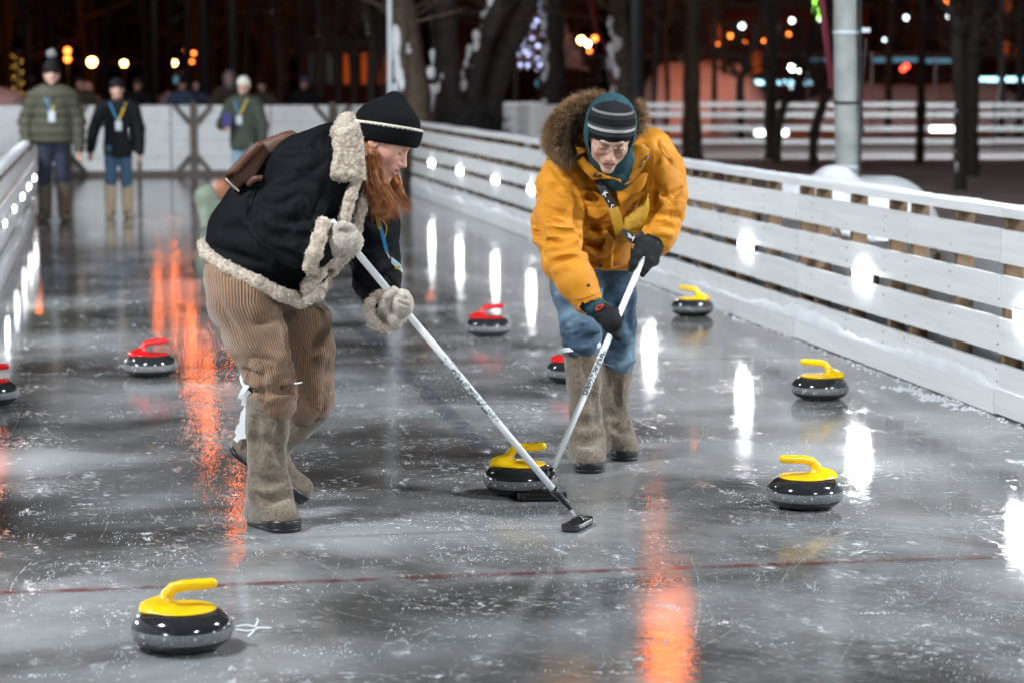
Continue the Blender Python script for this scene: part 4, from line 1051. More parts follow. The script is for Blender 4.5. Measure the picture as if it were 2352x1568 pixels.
guides = [[W(838, 332, 8.72), W(838, 380, 8.67), W(845, 430, 8.65), W(856, 470, 8.66), W(868, 506, 8.68)], [W(844, 330, 8.68), W(846, 380, 8.635), W(854, 430, 8.62), W(868, 465, 8.635), W(882, 507, 8.66)],
          [W(850, 340, 8.67), W(854, 385, 8.63), W(864, 425, 8.62), W(880, 458, 8.635), W(896, 504, 8.66)], [W(856, 348, 8.67), W(861, 388, 8.64), W(873, 424, 8.635), W(892, 452, 8.65), W(912, 500, 8.68)],
          [W(863, 348, 8.66), W(873, 380, 8.645), W(880, 410, 8.64), W(894, 440, 8.65), W(924, 494, 8.68)], [W(904, 415, 8.80), W(914, 430, 8.78), W(920, 448, 8.78), W(930, 466, 8.78), W(942, 486, 8.78)], [W(912, 395, 8.84), W(918, 425, 8.82), W(924, 450, 8.80), W(932, 470, 8.80), W(938, 488, 8.80)]]
st = []
for i in range(4600):
    k = random.choice((0, 0, 1, 1, 2, 2, 3, 3, 5)); t = random.random(); g = [lerp(a, b, t) for a, b in zip(guides[k], guides[k + 1])]
    j = Vector((random.gauss(0, .005), random.gauss(-.004, .007), random.gauss(0, .003))); e = random.uniform(.70, 1.03)
    P = spline(g, 10); P = P[:max(5, int(10 * e))]; j2 = Vector((random.gauss(0, .013), random.gauss(0, .010), random.gauss(0, .008)))
    ph = random.uniform(0, 6.28); wv = random.uniform(.002, .009); st.append([p + j + j2 * (n / 9) ** 2 + Vector((math.sin(n * .9 + ph + k) * wv * n / 9, math.cos(n * .8 + ph) * wv * n / 9, 0)) for n, p in enumerate(P)])
for i in range(46):
    g0 = random.choice(guides[:6]); q0 = Vector((random.gauss(0, .012), random.gauss(-.01, .012), 0)); st.append([p + q0 * (n / 9) + Vector((math.sin(n * .7 + i) * .006, 0, math.cos(n * .9 + i) * .004)) * (n / 9) for n, p in enumerate(spline(g0, 11))])
for i in range(18):
    g = [W(915, 440, 8.74), W(930 + random.uniform(-5, 8), 460, 8.74), W(934 + random.uniform(-8, 12), 478, 8.74), W(945 + random.uniform(-14, 6), 487 + random.uniform(-8, 4), 8.74)]; st.append(spline(g, 10))
ribbons('hair', st, .0015, 'hair', wm)
# --- backpack (worn, but a thing of its own)
bp = thing('backpack', 'brown leather backpack riding on the back of the woman in the black jacket', 'backpack', W(600, 370, 8.9))
bpp = [(522, 411), (548, 437), (600, 416), (640, 385), (688, 330), (686, 312), (662, 300), (630, 312), (598, 328), (560, 370)]
s = Shape(); s.poly(W(600, 370, 8.88), IA, px_poly(bpp, (600, 370), 8.88), .15, .03); V, F = s.mesh(.009, 2, folds(.006, 8, 14, 8, 4)); mesh_obj('bag', V, F, 'leather_brown', bp)
s = Shape(); s.poly(W(600, 370, 8.83), IA, px_poly([(600, 322), (615, 330), (560, 395), (535, 398), (522, 410), (535, 388), (575, 345)], (600, 370), 8.83), .165, .008); V, F = s.mesh(.008, 2); mesh_obj('flap', V, F, 'leather_brown', bp)
MB().tube(spline([W(570, 424, 8.70), W(585, 412, 8.685), W(604, 410, 8.69)], 8), .012, 8).build('strap', 'leather_brown', bp, True)
MB().tube(spline([W(519, 411, 8.72), W(530, 422, 8.715), W(549, 440, 8.71)], 8), .004, 8).build('piping', 'cream_trim', bp, True)
MB().tube(spline([W(738, 306, 8.72), W(752, 296, 8.72), W(766, 296, 8.72), W(772, 304, 8.72)], 10), .005, 8).build('carry_loop', 'leather_brown', bp, True)
# --- lanyard with badge
ly = thing('lanyard_badge', 'blue lanyard with a yellow label and pastel name card hanging from the woman in black', 'badge', W(905, 610, 8.74))
strip('ribbon', [W(858, 470, 8.70), W(868, 500, 8.71), W(880, 545, 8.73), W(889, 580, 8.74)], .013, 'lanyard_blue', ly)
lb = strip('label_patch', [W(863, 486, 8.699), W(868, 506, 8.706), W(873, 526, 8.715)], .0125, 'lanyard_yellow', ly, .0012)
V, F = text_mesh('molodezh', .012, .0003); A_, B_ = W(866, 489, 8.696), W(873, 523, 8.711); dd = (B_ - A_).normalized(); sd = Vector((dd.z, 0, -dd.x)); V = V * ((B_ - A_).length / V[:, 0].max())
mesh_obj('lettering', np.array([tuple(A_ + dd * v[0] - sd * (v[1] - .003) + Vector((0, -.002, 0))) for v in V]), F, 'ink', ly, False)
MB().tube([W(889, 580, 8.74), W(896, 594, 8.74)], .003, 6).build('clip', 'steel', ly)
MB().tube(spline([W(872, 500, 8.72), W(888, 520, 8.74), W(884, 545, 8.74), W(880, 560, 8.74)], 10), .0012, 5).build('cord', 'lanyard_yellow', ly)
s = Shape(); s.poly(W(910, 610, 8.74), IA, px_poly([(898, 590), (920, 607), (927, 628), (908, 614), (899, 604)], (910, 610), 8.74), .004, .0015); V, F = s.mesh(.002, 1); mesh_obj('card', V, F, 'badge_card', ly)
MB().box(W(914, 615, 8.733), (.010, .001, .005), None).build('card_mark', 'lanyard_yellow', ly)
broom('white curling broom with a black head, held in cream mittens by the woman', topW, endW, W(1312, 1169, 8.665), Vector((W(1326, 1205, 8.66).x, 8.66, 0)), 1.22, 'Olson Fiberglass', pat=(.495, .735), lt=(.535, .70))
# ================================================================== THE MAN IN THE MUSTARD PARKA
mat('mustard_cloth', (0.60, 0.235, 0.007), 0.66, var=((0.52, 0.195, 0.005), 5, 4), bump=(16, 0.35, 0.025, 5), bump2=(420, 0.12, 0.001), spec=0.3, sheen=0.08)
mat('mustard_seam', (0.42, 0.155, 0.006), 0.7)
mat('mustard_bag', (0.40, 0.205, 0.006), 0.6, bump=(22, 0.35, 0.02))
mat('parka_lining', (0.11, 0.035, 0.012), 0.9)
mat('denim', (0.026, 0.054, 0.092), 0.85, var=((0.17, 0.26, 0.33), 6.5, 7, (0.45, 0.72)), bump=(16, 0.45, 0.025, 5), bump2=(300, 0.3, 0.002))
mat('teal_knit', (0.006, 0.050, 0.066), 0.85, bump=(45, 0.3, 0.006))
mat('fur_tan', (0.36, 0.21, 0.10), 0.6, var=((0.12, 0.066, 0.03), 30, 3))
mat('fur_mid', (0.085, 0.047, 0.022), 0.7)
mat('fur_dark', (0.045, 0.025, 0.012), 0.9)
mat('glove_cloth', (0.010, 0.0105, 0.012), 0.8, spec=0.25, bump=(300, 0.3, 0.001))
mat('orange_mark', (0.75, 0.06, 0.015), 0.6)
def thin_glass():
    m, nt, P = _nt('lens_glass'); nt.nodes.remove(P); L = nt.links.new
    t = _n(nt, 'ShaderNodeBsdfTransparent'); t.inputs['Color'].default_value = (.97, .97, .97, 1); g = _n(nt, 'ShaderNodeBsdfGlossy'); g.inputs['Roughness'].default_value = .02
    f = _n(nt, 'ShaderNodeFresnel', i_IOR=1.4); x = _n(nt, 'ShaderNodeMixShader'); L(f.outputs[0], x.inputs[0]); L(t.outputs[0], x.inputs[1]); L(g.outputs[0], x.inputs[2]); L(x.outputs[0], nt.nodes['Material Output'].inputs['Surface']); MATS['lens_glass'] = m
thin_glass()
mat('gold_wire', (0.55, 0.35, 0.16), 0.25, metal=1.0)
mat('webbing', (0.008, 0.008, 0.009), 0.7)
mat('print_white', (0.75, 0.75, 0.75), 0.6)
def stripes_material():
    m, nt, P = _nt('striped_knit'); L = nt.links.new; P.inputs['Roughness'].default_value = .95; P.inputs['Specular IOR Level'].default_value = .15
    a = _n(nt, 'ShaderNodeAttribute', attribute_name='h'); cr = _n(nt, 'ShaderNodeValToRGB'); cr.color_ramp.interpolation = 'CONSTANT'
    st = [(0, (.008, .009, .011)), (.16, (.035, .037, .04)), (.24, (.012, .013, .015)), (.28, (.36, .37, .38)), (.36, (.05, .047, .045)), (.43, (.010, .010, .011)), (.62, (.022, .022, .024)), (.72, (.17, .165, .165)), (.78, (.016, .016, .018))]
    e = cr.color_ramp.elements; e[0].position = 0; e[0].color = rgb(st[0][1]); e[1].position = st[1][0]; e[1].color = rgb(st[1][1])
    for p, c in st[2:]:
        q = e.new(p); q.color = rgb(c)
    L(a.outputs['Fac'], cr.inputs[0]); L(cr.outputs[0], P.inputs['Base Color'])
    tc = _n(nt, 'ShaderNodeTexCoord'); no = _n(nt, 'ShaderNodeTexNoise', i_Scale=260, i_Detail=2); L(tc.outputs['Object'], no.inputs['Vector'])
    b = _n(nt, 'ShaderNodeBump', i_Strength=.5, i_Distance=.002); L(no.outputs['Fac'], b.inputs['Height']); L(b.outputs[0], P.inputs['Normal']); MATS['striped_knit'] = m
stripes_material()
mn = thing('person', 'man in mustard yellow parka with fur hood, striped beanie and glasses bending over his broom', 'person', (W(1380, 1060, 10.1).x, 10.1, 0))
def Zm(x, y, d): return W(1176 + .3 * x, 188.2 + .3 * y, d)            # close-up coordinates of the upper body
# --- jeans
l1 = [W(1325, 605, 10.22), W(1325, 670, 10.15), W(1334, 730, 10.08), W(1335, 765, 10.05), W(1336, 800, 10.04)]
l2 = [W(1398, 605, 10.30), W(1412, 680, 10.31), W(1420, 745, 10.32), W(1420, 800, 10.33), W(1421, 838, 10.33)]
s = Shape(); s.ell(W(1360, 600, 10.27), (.19, .14, .12), None, .05); s.chain(l1, [.125, .102, .082, .080, .072], k=.03); s.chain(l2, [.120, .088, .070, .066, .064], k=.03)
s.chain([W(1296, 790, 9.99), W(1335, 797, 9.965), W(1374, 788, 9.99)], .013, k=.016); s.chain([W(1388, 838, 10.28), W(1420, 845, 10.262), W(1456, 830, 10.28)], .011, k=.015); s.chain([W(1298, 758, 9.985), W(1335, 752, 9.962), W(1370, 762, 9.98)], .014, k=.02)
D4 = lambda *p: [(1204.2 + .18 * x, 564.5 + .18 * y) for x, y in p]
fold_lines(s, [D4((470, 760), (600, 780), (720, 860)), D4((540, 880), (680, 900), (820, 860)), D4((500, 1090), (620, 1050), (780, 1010)), D4((520, 1180), (640, 1160), (800, 1090)), D4((530, 1260), (660, 1225), (820, 1190), (930, 1150)), D4((900, 1290), (950, 1170), (985, 1050)), D4((560, 950), (640, 980), (700, 1040)), D4((1060, 1470), (1200, 1440), (1400, 1330)), D4((1090, 1380), (1220, 1350), (1390, 1250)), D4((1100, 700), (1180, 850), (1230, 1000)), D4((1380, 700), (1330, 900), (1350, 1100)), D4((870, 330), (1000, 380), (1180, 330)), D4((420, 560), (480, 640), (560, 690))], .016, .014, push=.15)
V, F = s.mesh(.0085, 2, folds(.009, 7, 7, 20, 14)); mesh_obj('jeans', V, F, 'denim', mn)
# --- boots
boot(mn, [W(1335, 806, 10.05), W(1341, 880, 10.04), W(1344, 950, 10.03), W(1348, 1005, 10.02)], [.078, .068, .064, .066], Vector((W(1347, 1060, 10.06).x, 10.06, 0)), Vector((W(1354, 1060, 9.95).x, 9.92, 0)), (0, 0, 1), seed=23, wd=.064, lines=[[(1308, 960), (1340, 975), (1378, 955)], [(1312, 1005), (1345, 1018), (1385, 1000)], [(1345, 830), (1350, 880), (1345, 930)], [(1362, 860), (1368, 930), (1380, 985)]])
boot(mn, [W(1416, 850, 10.34), W(1410, 905, 10.33), W(1410, 950, 10.33), W(1414, 985, 10.32)], [.071, .062, .058, .060], Vector((W(1418, 1030, 10.36).x, 10.36, 0)), Vector((W(1436, 1030, 10.2).x, 10.235, 0)), (0, 0, 1), seed=27, wd=.060, lines=[[(1390, 945), (1415, 955), (1440, 940)], [(1400, 975), (1425, 985), (1445, 970)], [(1420, 870), (1415, 910), (1425, 950)]])
strip('tie', [W(1286, 815, 10.08), W(1292, 806, 10.0), W(1304, 803, 9.96), W(1316, 806, 9.955)], [.02, .02, .018, .008], 'white_plastic', mn)
strip('tie', [W(1372, 800, 9.985), W(1376, 793, 9.98), W(1378, 786, 9.985)], [.008, .014, .006], 'white_plastic', mn)
# --- parka: torso and sleeves in one skin
s = Shape()
s.cone(Zm(735, 650, 10.02), Zm(690, 900, 10.05), .150, .185, .04, flat=(0, 1, 0), fs=.85); s.cone(Zm(690, 900, 10.05), Zm(605, 1210, 10.17), .185, .195, .04, flat=(0, 1, 0), fs=.85)
s.cone(Zm(600, 1210, 10.17), Zm(600, 1330, 10.2), .195, .185, .03, flat=(0, 1, 0), fs=.85)
s.ell(Zm(290, 1080, 10.20), (.085, .12, .10), None, .05)
s.chain([Zm(470, 640, 10.0), Zm(740, 560, 10.02), Zm(1010, 560, 10.02)], [.105, .10, .10], k=.05)
s.cut(Zm(600, 1415, 10.05), Vector((.05, -.25, -1)), .01)
s.chain([Zm(430, 660, 9.98), Zm(375, 820, 9.93), Zm(370, 1000, 9.86), Zm(365, 1180, 9.78), W(1296, 600, 9.72), W(1325, 650, 9.66), W(1347, 688, 9.62)], [.105, .102, .096, .090, .083, .074, .062], k=.03)
s.chain([Zm(1060, 540, 10.02), Zm(1140, 700, 9.98), Zm(1172, 850, 9.93), Zm(1168, 980, 9.88), Zm(1130, 1130, 9.82), Zm(1105, 1210, 9.80)], [.102, .100, .086, .080, .075, .066], k=.03)
# hollow sleeve ends and the neck opening
s.ell(W(1353, 699, 9.61), (.050, .05, .035), None, .006, 's'); s.ell(Zm(1098, 1238, 9.79), (.050, .05, .034), None, .006, 's')
s.ell(Zm(745, 600, 9.86), (.085, .12, .12), None, .03, 's')
Z3 = lambda *p: [(1176 + .3 * x, 188.2 + .3 * y) for x, y in p]
fold_lines(s, [Z3((300, 640), (380, 740), (450, 790)), Z3((250, 870), (330, 905), (420, 930), (510, 900)), Z3((236, 950), (330, 1000), (440, 1035), (522, 1000)), Z3((235, 1030), (320, 1070), (430, 1075), (510, 1060)), Z3((250, 1130), (380, 1165), (505, 1160)), Z3((245, 1240), (360, 1228), (480, 1205)), Z3((280, 1300), (400, 1285), (530, 1270), (560, 1295)), Z3((320, 1385), (430, 1365), (520, 1350)),
    Z3((340, 700), (420, 830), (470, 860)), Z3((300, 790), (380, 860), (480, 870)), Z3((560, 1120), (660, 1118), (745, 1090)), Z3((560, 1220), (640, 1255), (690, 1272)), Z3((740, 1120), (748, 1200), (700, 1262)), Z3((590, 800), (640, 830), (655, 930)), Z3((870, 905), (930, 850), (1000, 790)), Z3((560, 880), (600, 900), (640, 910)),
    Z3((1080, 870), (1180, 885), (1310, 830)), Z3((1085, 940), (1200, 925), (1315, 890)), Z3((1080, 1040), (1180, 1020), (1295, 1040)), Z3((1110, 630), (1160, 610), (1205, 605)), Z3((1090, 770), (1150, 860), (1180, 880)), Z3((1060, 1120), (1140, 1095), (1230, 1120)), Z3((1120, 470), (1150, 540), (1150, 600)), Z3((180, 1030), (200, 1100), (235, 1160)), Z3((150, 1080), (190, 1170), (230, 1200))], .0175, .013, push=.12, ridge=.004)
fold_lines(s, [Z3((480, 770), (525, 870), (532, 980), (530, 1110), (545, 1200)), Z3((1065, 740), (1050, 860), (1062, 1000), (1035, 1130))], .016, .03, push=.3)
V, F = s.mesh(.0075, 2, folds(.008, 6, 6, 14, 33)); mesh_obj('parka', V, F, 'mustard_cloth', mn); bvp = bvh_of(V, F)
for ln in (((330, 610), (420, 690), (500, 790), (528, 880)), ((1130, 440), (1150, 540), (1210, 600)), ((1090, 560), (1075, 680), (1060, 800)), ((540, 900), (560, 1060), (600, 1200)), ((560, 1362), (660, 1402), (760, 1412), (900, 1380))): seam('seam', bvp, Z3(*ln), .0020, 'mustard_seam', mn)
seam('seam', bvp, [(1318, 690), (1345, 684), (1378, 672)], .0022, 'mustard_seam', mn)
# collar flaps standing open, storm flap, hem band, pockets
def piece(name, pts, d, half, m, rnd=.008, vox=.006, tilt=0.0, disp=None, parent=mn):
    c = Zm(*pts[0], d); xs = [p[0] for p in pts]; ys = [p[1] for p in pts]; cx, cy = sum(xs) / len(xs), sum(ys) / len(ys); o = Zm(cx, cy, d)
    ey = Vector((0, math.sin(tilt), math.cos(tilt))); ez = Vector((0, math.cos(tilt), -math.sin(tilt)))
    s = Shape(); s.poly(o, (Vector((1, 0, 0)), ey, ez), [((Zm(x, y, d) - o).x, (Zm(x, y, d) - o).z / math.cos(tilt)) for x, y in pts], half, min(rnd, half * .9)); V, F = s.mesh(vox, 1, disp); return mesh_obj(name, V, F, m, parent)
fd = folds(.006, 9, 9, 12, 41)
piece('collar_flap', [(480, 590), (540, 575), (610, 640), (700, 690), (830, 740), (850, 790), (790, 760), (700, 752), (610, 762), (560, 690)], 9.80, .022, 'mustard_cloth', .018, disp=fd)
piece('collar_flap', [(880, 560), (940, 480), (1000, 470), (1060, 520), (1040, 590), (990, 660), (930, 730), (850, 800), (855, 700)], 9.83, .024, 'mustard_cloth', .02, disp=fd)
piece('storm_flap', [(780, 800), (850, 800), (930, 740), (1010, 680), (1060, 700), (1010, 830), (900, 900), (830, 950)], 9.84, .016, 'mustard_cloth', .014, disp=fd)
piece('storm_flap', [(680, 1270), (760, 1255), (775, 1320), (770, 1430), (720, 1440), (655, 1425), (690, 1350)], 10.00, .012, 'mustard_cloth', .010)
piece('pocket_flap', [(560, 950), (640, 960), (735, 960), (745, 1010), (700, 1045), (650, 1058), (575, 1030)], 9.87, .010, 'mustard_cloth', .009)
piece('sleeve_pocket', [(1165, 640), (1200, 650), (1265, 790), (1270, 825), (1225, 845), (1200, 790)], 9.885, .008, 'mustard_cloth', .007)
piece('hem_band', [(560, 1375), (660, 1418), (760, 1428), (880, 1400), (935, 1370), (940, 1400), (880, 1425), (760, 1448), (660, 1438), (560, 1400)], 10.01, .012, 'mustard_cloth', .008)
for x, y, d in ((1038, 577, 9.80), (1003, 617, 9.80), (989, 655, 9.80), (818, 862, 9.86), (868, 880, 9.85), (1170, 1147, 9.745), (632, 717, 9.775), (672, 719, 9.775), (680, 1408, 9.985)): MB().tube([Zm(x, y, d), Zm(x, y, d + .012)], [.007, .008], 12).build('snap', 'steel' if x not in (632, 672, 680) else 'dark_metal', mn, True)
MB().tube([W(1351.5, 655.5, 9.575), W(1351.5, 655.5, 9.59)], .007, 12).build('snap', 'dark_metal', mn, True)
MB().tube(spline([Zm(862, 790, 9.79), Zm(930, 740, 9.80), Zm(1000, 650, 9.80), Zm(1045, 560, 9.81)], 12), .004, 6).build('zip', 'mustard_cloth', mn, True)
# --- sleeves' teal cuff and gloves
s = Shape(); s.chain([W(1346, 690, 9.63), W(1364, 703, 9.61), W(1376, 710, 9.605)], [.046, .043, .041], k=.01); V, F = s.mesh(.006, 1, lambda V, N: .0025 * np.sin(V[:, 0] * 420)); mesh_obj('knit_cuff', V, F, 'teal_knit', mn)
topM, endM = W(1478, 592, 9.70), W(1267, 1082, 9.27); dM = (endM - topM).normalized()
def at_y(y):
    for i in range(400):
        p = topM + (endM - topM) * (i / 300)
        r = p - Vector((0, 0, EYE)); yy_ = CYP - FPX * (r.dot(_up) / r.dot(_fw))
        if yy_ >= y: return p
def fist(s, p, e1, offs, th0, th1, rf=.0115, rp=.0127, sgn=1, k=.006):
    e1 = (Vector(e1) - dM * Vector(e1).dot(dM)).normalized(); e2 = dM.cross(e1) * sgn
    for i, o in enumerate(offs):
        R_ = rp + rf; pts = [p + dM * o + (e1 * math.cos(th0 + (th1 - th0) * q / 5) + e2 * math.sin(th0 + (th1 - th0) * q / 5)) * (R_ + (.012 if q == 0 else .004 if q == 1 else 0)) for q in range(6)]
        s.chain(pts, [rf * 1.12, rf * 1.1, rf, rf, rf * .95, rf * .9], k=k)
pL = at_y(738); s = Shape()                                   # lower hand: back of the hand towards the camera
fist(s, pL, (-.35, -1, .2), (-.030, -.009, .012, .032), .15, 3.5, sgn=1)
s.ell(pL + Vector((-.022, -.034, .006)), (.046, .022, .040), (Vector((.8, 0, -.6)), Vector((0, 1, 0)), Vector((.6, 0, .8))), .02)
s.chain([W(1374, 710, 9.60), W(1388, 722, 9.595), pL + Vector((-.012, -.028, .0))], [.037, .038, .032], k=.02)
s.chain([pL + Vector((-.03, -.028, -.02)), pL + Vector((-.004, -.03, -.05)), pL + Vector((.014, -.022, -.066))], [.018, .013, .011], k=.012)
V, F = s.mesh(.0042, 1, frizz(.001, .02)); gl = mesh_obj('glove', V, F, 'glove_cloth', mn)
s = Shape(); s.chain([W(1366, 712, 9.60), W(1380, 700, 9.595)], .0, k=0); 
strip('emblem', [W(1369, 712, 9.556), W(1377, 706, 9.552), W(1386, 699, 9.55)], [.010, .017, .010], 'orange_mark', gl, .002)
strip('emblem', [W(1373, 710, 9.5535), W(1377, 706, 9.5505), W(1381, 703, 9.5485)], [.004, .008, .004], 'glove_cloth', gl, .002)
pU = at_y(600); s = Shape()                                   # upper hand: thumb and fingers pointing down the shaft
s.chain([Zm(1100, 1215, 9.79), W(1500, 562, 9.765), W(1488, 585, 9.74)], [.040, .042, .040], k=.02)
s.chain([W(1497, 575, 9.73), W(1490, 600, 9.70), W(1482, 618, 9.685), W(1476, 631, 9.68)], [.026, .020, .0145, .0115], k=.014)
s.chain([W(1502, 578, 9.74), W(1500, 598, 9.73), W(1488, 612, 9.71)], [.026, .020, .015], k=.014); s.chain([W(1505, 582, 9.76), W(1503, 600, 9.76), W(1494, 606, 9.74)], [.022, .018, .014], k=.014)
s.chain([W(1474, 560, 9.72), W(1462, 585, 9.69), W(1454, 606, 9.675), W(1450, 618, 9.672)], [.028, .021, .0165, .0135], k=.014); s.cone(W(1482, 560, 9.745), W(1476, 580, 9.72), .036, .026, .02)
V, F = s.mesh(.0042, 1, frizz(.001, .02)); gl2 = mesh_obj('glove', V, F, 'glove_cloth', mn)
strip('emblem', [W(1508, 556, 9.722), W(1509, 562, 9.722), W(1510, 570, 9.723)], [.008, .011, .006], 'orange_mark', gl2, .002)
# --- head, glasses, beanie, hoods
mF = Vector((.02, -.80, -.60)).normalized(); mU = Vector((.10, -.585, .80)); mC = Zm(752, 402, 9.69)
_, mq = head(mn, mC, mF, mU, 1.03, skin=(0.56, 0.345, 0.27), brow=(0.10, 0.055, 0.035), lips=(0.42, 0.15, 0.14), neck_to=Zm(775, 690, 9.97), smile=.25)
MF = mF; MU = (mU - mF * mU.dot(mF)).normalized(); ML = MU.cross(MF)
gs = MB()
def oval(cl): return [mq(.1035 - .10 * (abs(cl + .023 * math.cos(a)) - .012) * .55, cl + .0245 * math.cos(a), -.004 + .0185 * math.sin(a)) for a in [2 * math.pi * i / 24 for i in range(25)]]
gl_ = thing('glasses', 'thin round wire glasses worn by the man in the mustard parka', 'glasses', mq(.1, 0, 0))
for g in (-1, 1):
    MB().tube(oval(g * .032), .0011, 6, False).build('rim', 'gold_wire', gl_, True)
    MB().tube([mq(.085, g * .058, .004), mq(.05, g * .072, .006), mq(-.005, g * .080, .004)], .0011, 6).build('temple', 'gold_wire', gl_, True)
    P = oval(g * .032)[:-1]; cen = sum((Vector(p) for p in P), Vector()) / len(P); V = [cen] + P; mesh_obj('lens', V, [(0, i + 1, (i + 1) % 24 + 1) for i in range(24)], 'lens_glass', gl_)
MB().tube(spline([mq(.107, -.009, 0), mq(.113, 0, .004), mq(.107, .009, 0)], 7), .0011, 6, False).build('bridge', 'gold_wire', gl_, True)
s = Shape(); s.ell(mq(-.010, 0, .040), (.112, .090, .103), (MF, ML, MU), 0); s.cone(mq(-.02, 0, .05), mq(-.045, 0, -.01), .085, .078, .04)
nn = (MF * .42 - MU * .905); s.cut(mq(.105, 0, .036), nn, .004); V, F = s.mesh(.0055, 2, frizz(.001, .02))
hh = (V - _v(mq(.1, 0, .036))) @ _v(-nn); mesh_obj('striped_beanie', V, F, 'striped_knit', mn, attrs={'h': np.clip(hh / .150, 0, .999)})
# teal inner hood: shell round the beanie
s = Shape(); s.ell(mq(-.035, 0, .020), (.120, .104, .128), (MF, ML, MU), 0); s.cone(mq(-.02, 0, -.05), Zm(770, 640, 9.90), .088, .095, .05)
s.ell(mq(.05, .002, .005), (.175, .088, .118), (MF, ML, MU), .012, 's'); s.cut(mq(.055, 0, 0), MF, .01); V, F = s.mesh(.006, 2, folds(.004, 20, 20, 12, 9)); mesh_obj('inner_hood', V, F, 'teal_knit', mn)
s = Shape(); s.cone(Zm(780, 690, 9.85), Zm(815, 770, 9.87), .058, .050, .03); s.cone(Zm(680, 610, 9.83), Zm(780, 720, 9.83), .032, .045, .03); s.cone(Zm(885, 590, 9.82), Zm(845, 740, 9.84), .032, .036, .03); V, F = s.mesh(.006, 2, folds(.004, 10, 10, 20, 9)); mesh_obj('scarf_collar', V, F, 'teal_knit', mn)
# parka hood bowl behind the head and its fur edge
s = Shape(); s.ell(Zm(575, 365, 9.98), (.160, .15, .148), None, 0); s.ell(Zm(760, 380, 10.0), (.130, .12, .148), None, .05); s.cone(Zm(500, 480, 9.95), Zm(640, 640, 9.93), .09, .09, .05); s.ell(Zm(660, 350, 9.80), (.165, .17, .165), None, .02, 's')
s.cut(Zm(700, 400, 9.86), Vector((-.10, -1, -.25)), .01); V, F = s.mesh(.008, 2); mesh_obj('hood', V, F, 'parka_lining', mn)
ringp = [Zm(*p) for p in ((720, 170, 9.90), (615, 182, 9.87), (520, 230, 9.84), (435, 300, 9.82), (380, 380, 9.81), (372, 450, 9.80), (410, 520, 9.80), (460, 565, 9.80))]
ringr = [.014, .026, .034, .039, .041, .040, .036, .020]
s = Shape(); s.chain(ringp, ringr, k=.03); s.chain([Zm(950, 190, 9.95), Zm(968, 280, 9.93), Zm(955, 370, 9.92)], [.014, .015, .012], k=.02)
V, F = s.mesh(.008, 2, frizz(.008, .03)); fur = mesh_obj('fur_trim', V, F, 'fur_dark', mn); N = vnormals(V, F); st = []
rs = np.random.default_rng(5)
cen = _v(Zm(660, 380, 9.9))
st2 = []
for i in rs.integers(0, len(V), 11000):
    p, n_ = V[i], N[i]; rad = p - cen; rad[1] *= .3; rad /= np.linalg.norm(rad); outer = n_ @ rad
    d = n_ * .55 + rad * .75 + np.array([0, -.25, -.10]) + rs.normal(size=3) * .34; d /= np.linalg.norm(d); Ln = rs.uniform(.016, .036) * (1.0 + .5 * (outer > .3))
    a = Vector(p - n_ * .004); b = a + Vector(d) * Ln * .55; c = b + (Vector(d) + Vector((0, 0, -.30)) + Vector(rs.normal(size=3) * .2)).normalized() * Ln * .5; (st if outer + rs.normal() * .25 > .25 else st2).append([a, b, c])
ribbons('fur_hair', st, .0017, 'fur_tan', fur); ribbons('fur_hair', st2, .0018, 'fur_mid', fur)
# --- crossbody bag
bg = thing('crossbody_bag', 'mustard crossbody bag with black lettered strap on the chest of the man in yellow', 'bag', Zm(930, 1000, 9.8))
piece('pouch', [(850, 1030), (940, 990), (1000, 900), (1045, 840), (1052, 960), (1030, 1070), (980, 1150), (880, 1190), (850, 1130)], 9.815, .045, 'mustard_bag', .035, disp=folds(.006, 14, 14, 14, 3), parent=bg)
strip('strap', [Zm(655, 755, 9.82), Zm(700, 830, 9.80), Zm(745, 910, 9.795), Zm(785, 975, 9.795)], .030, 'webbing', bg, .004)
strip('strap_cover', [Zm(775, 965, 9.795), Zm(800, 1040, 9.79), Zm(825, 1140, 9.80), Zm(845, 1235, 9.83)], [.040, .043, .042, .040], 'mustard_bag', bg, .006)
strip('strap', [Zm(840, 1140, 9.775), Zm(885, 1170, 9.76), Zm(930, 1210, 9.75), Zm(965, 1190, 9.755), Zm(1000, 1150, 9.77)], [.018, .030, .032, .028, .016], 'webbing', bg, .004)
MB().box(Zm(966, 1222, 9.752), (.012, .002, .008), (Vector((.9, 0, .44)), Vector((0, 1, 0)), Vector((-.44, 0, .9)))).build('white_tag', 'print_white', bg)
MB().tube([Zm(918, 1238, 9.79), Zm(916, 1300, 9.80)], .0018, 5).build('zip_cord', 'webbing', bg); MB().tube([Zm(914, 1275, 9.80), Zm(912, 1318, 9.80)], .0035, 6).build('zip_pull', 'webbing', bg)
def letter(ch, c, size, ang, parent, m='print_white'):
    V, F = text_mesh(ch, size, .0008); V = V - np.array([V[:, 0].max() / 2, V[:, 1].max() / 2, 0]); ca, sa = math.cos(ang), math.sin(ang)
    mesh_obj('lettering', np.array([tuple(Vector(c) + Vector((v[0] * ca - v[1] * sa, 0, v[0] * sa + v[1] * ca))) for v in V]), F, m, parent, False)
letter('K', Zm(716, 858, 9.791), .028, -.55, bg); letter('I', Zm(740, 915, 9.788), .012, .45, bg); letter('\u0413', Zm(768, 958, 9.787), .024, -.2, bg)
letter('P', Zm(895, 1175, 9.752), .026, -2.3, bg); letter('A', Zm(928, 1196, 9.744), .026, -.9, bg)
broom('white curling broom with black lettering, gripped in black gloves by the man in yellow', topM, endM, W(1252, 1116, 9.245), Vector((W(1245, 1150, 9.24).x, 9.24, 0)), .03, 'Olson Fiberglass', pat=(.43, .66), lt=(.46, .655), flip=True)
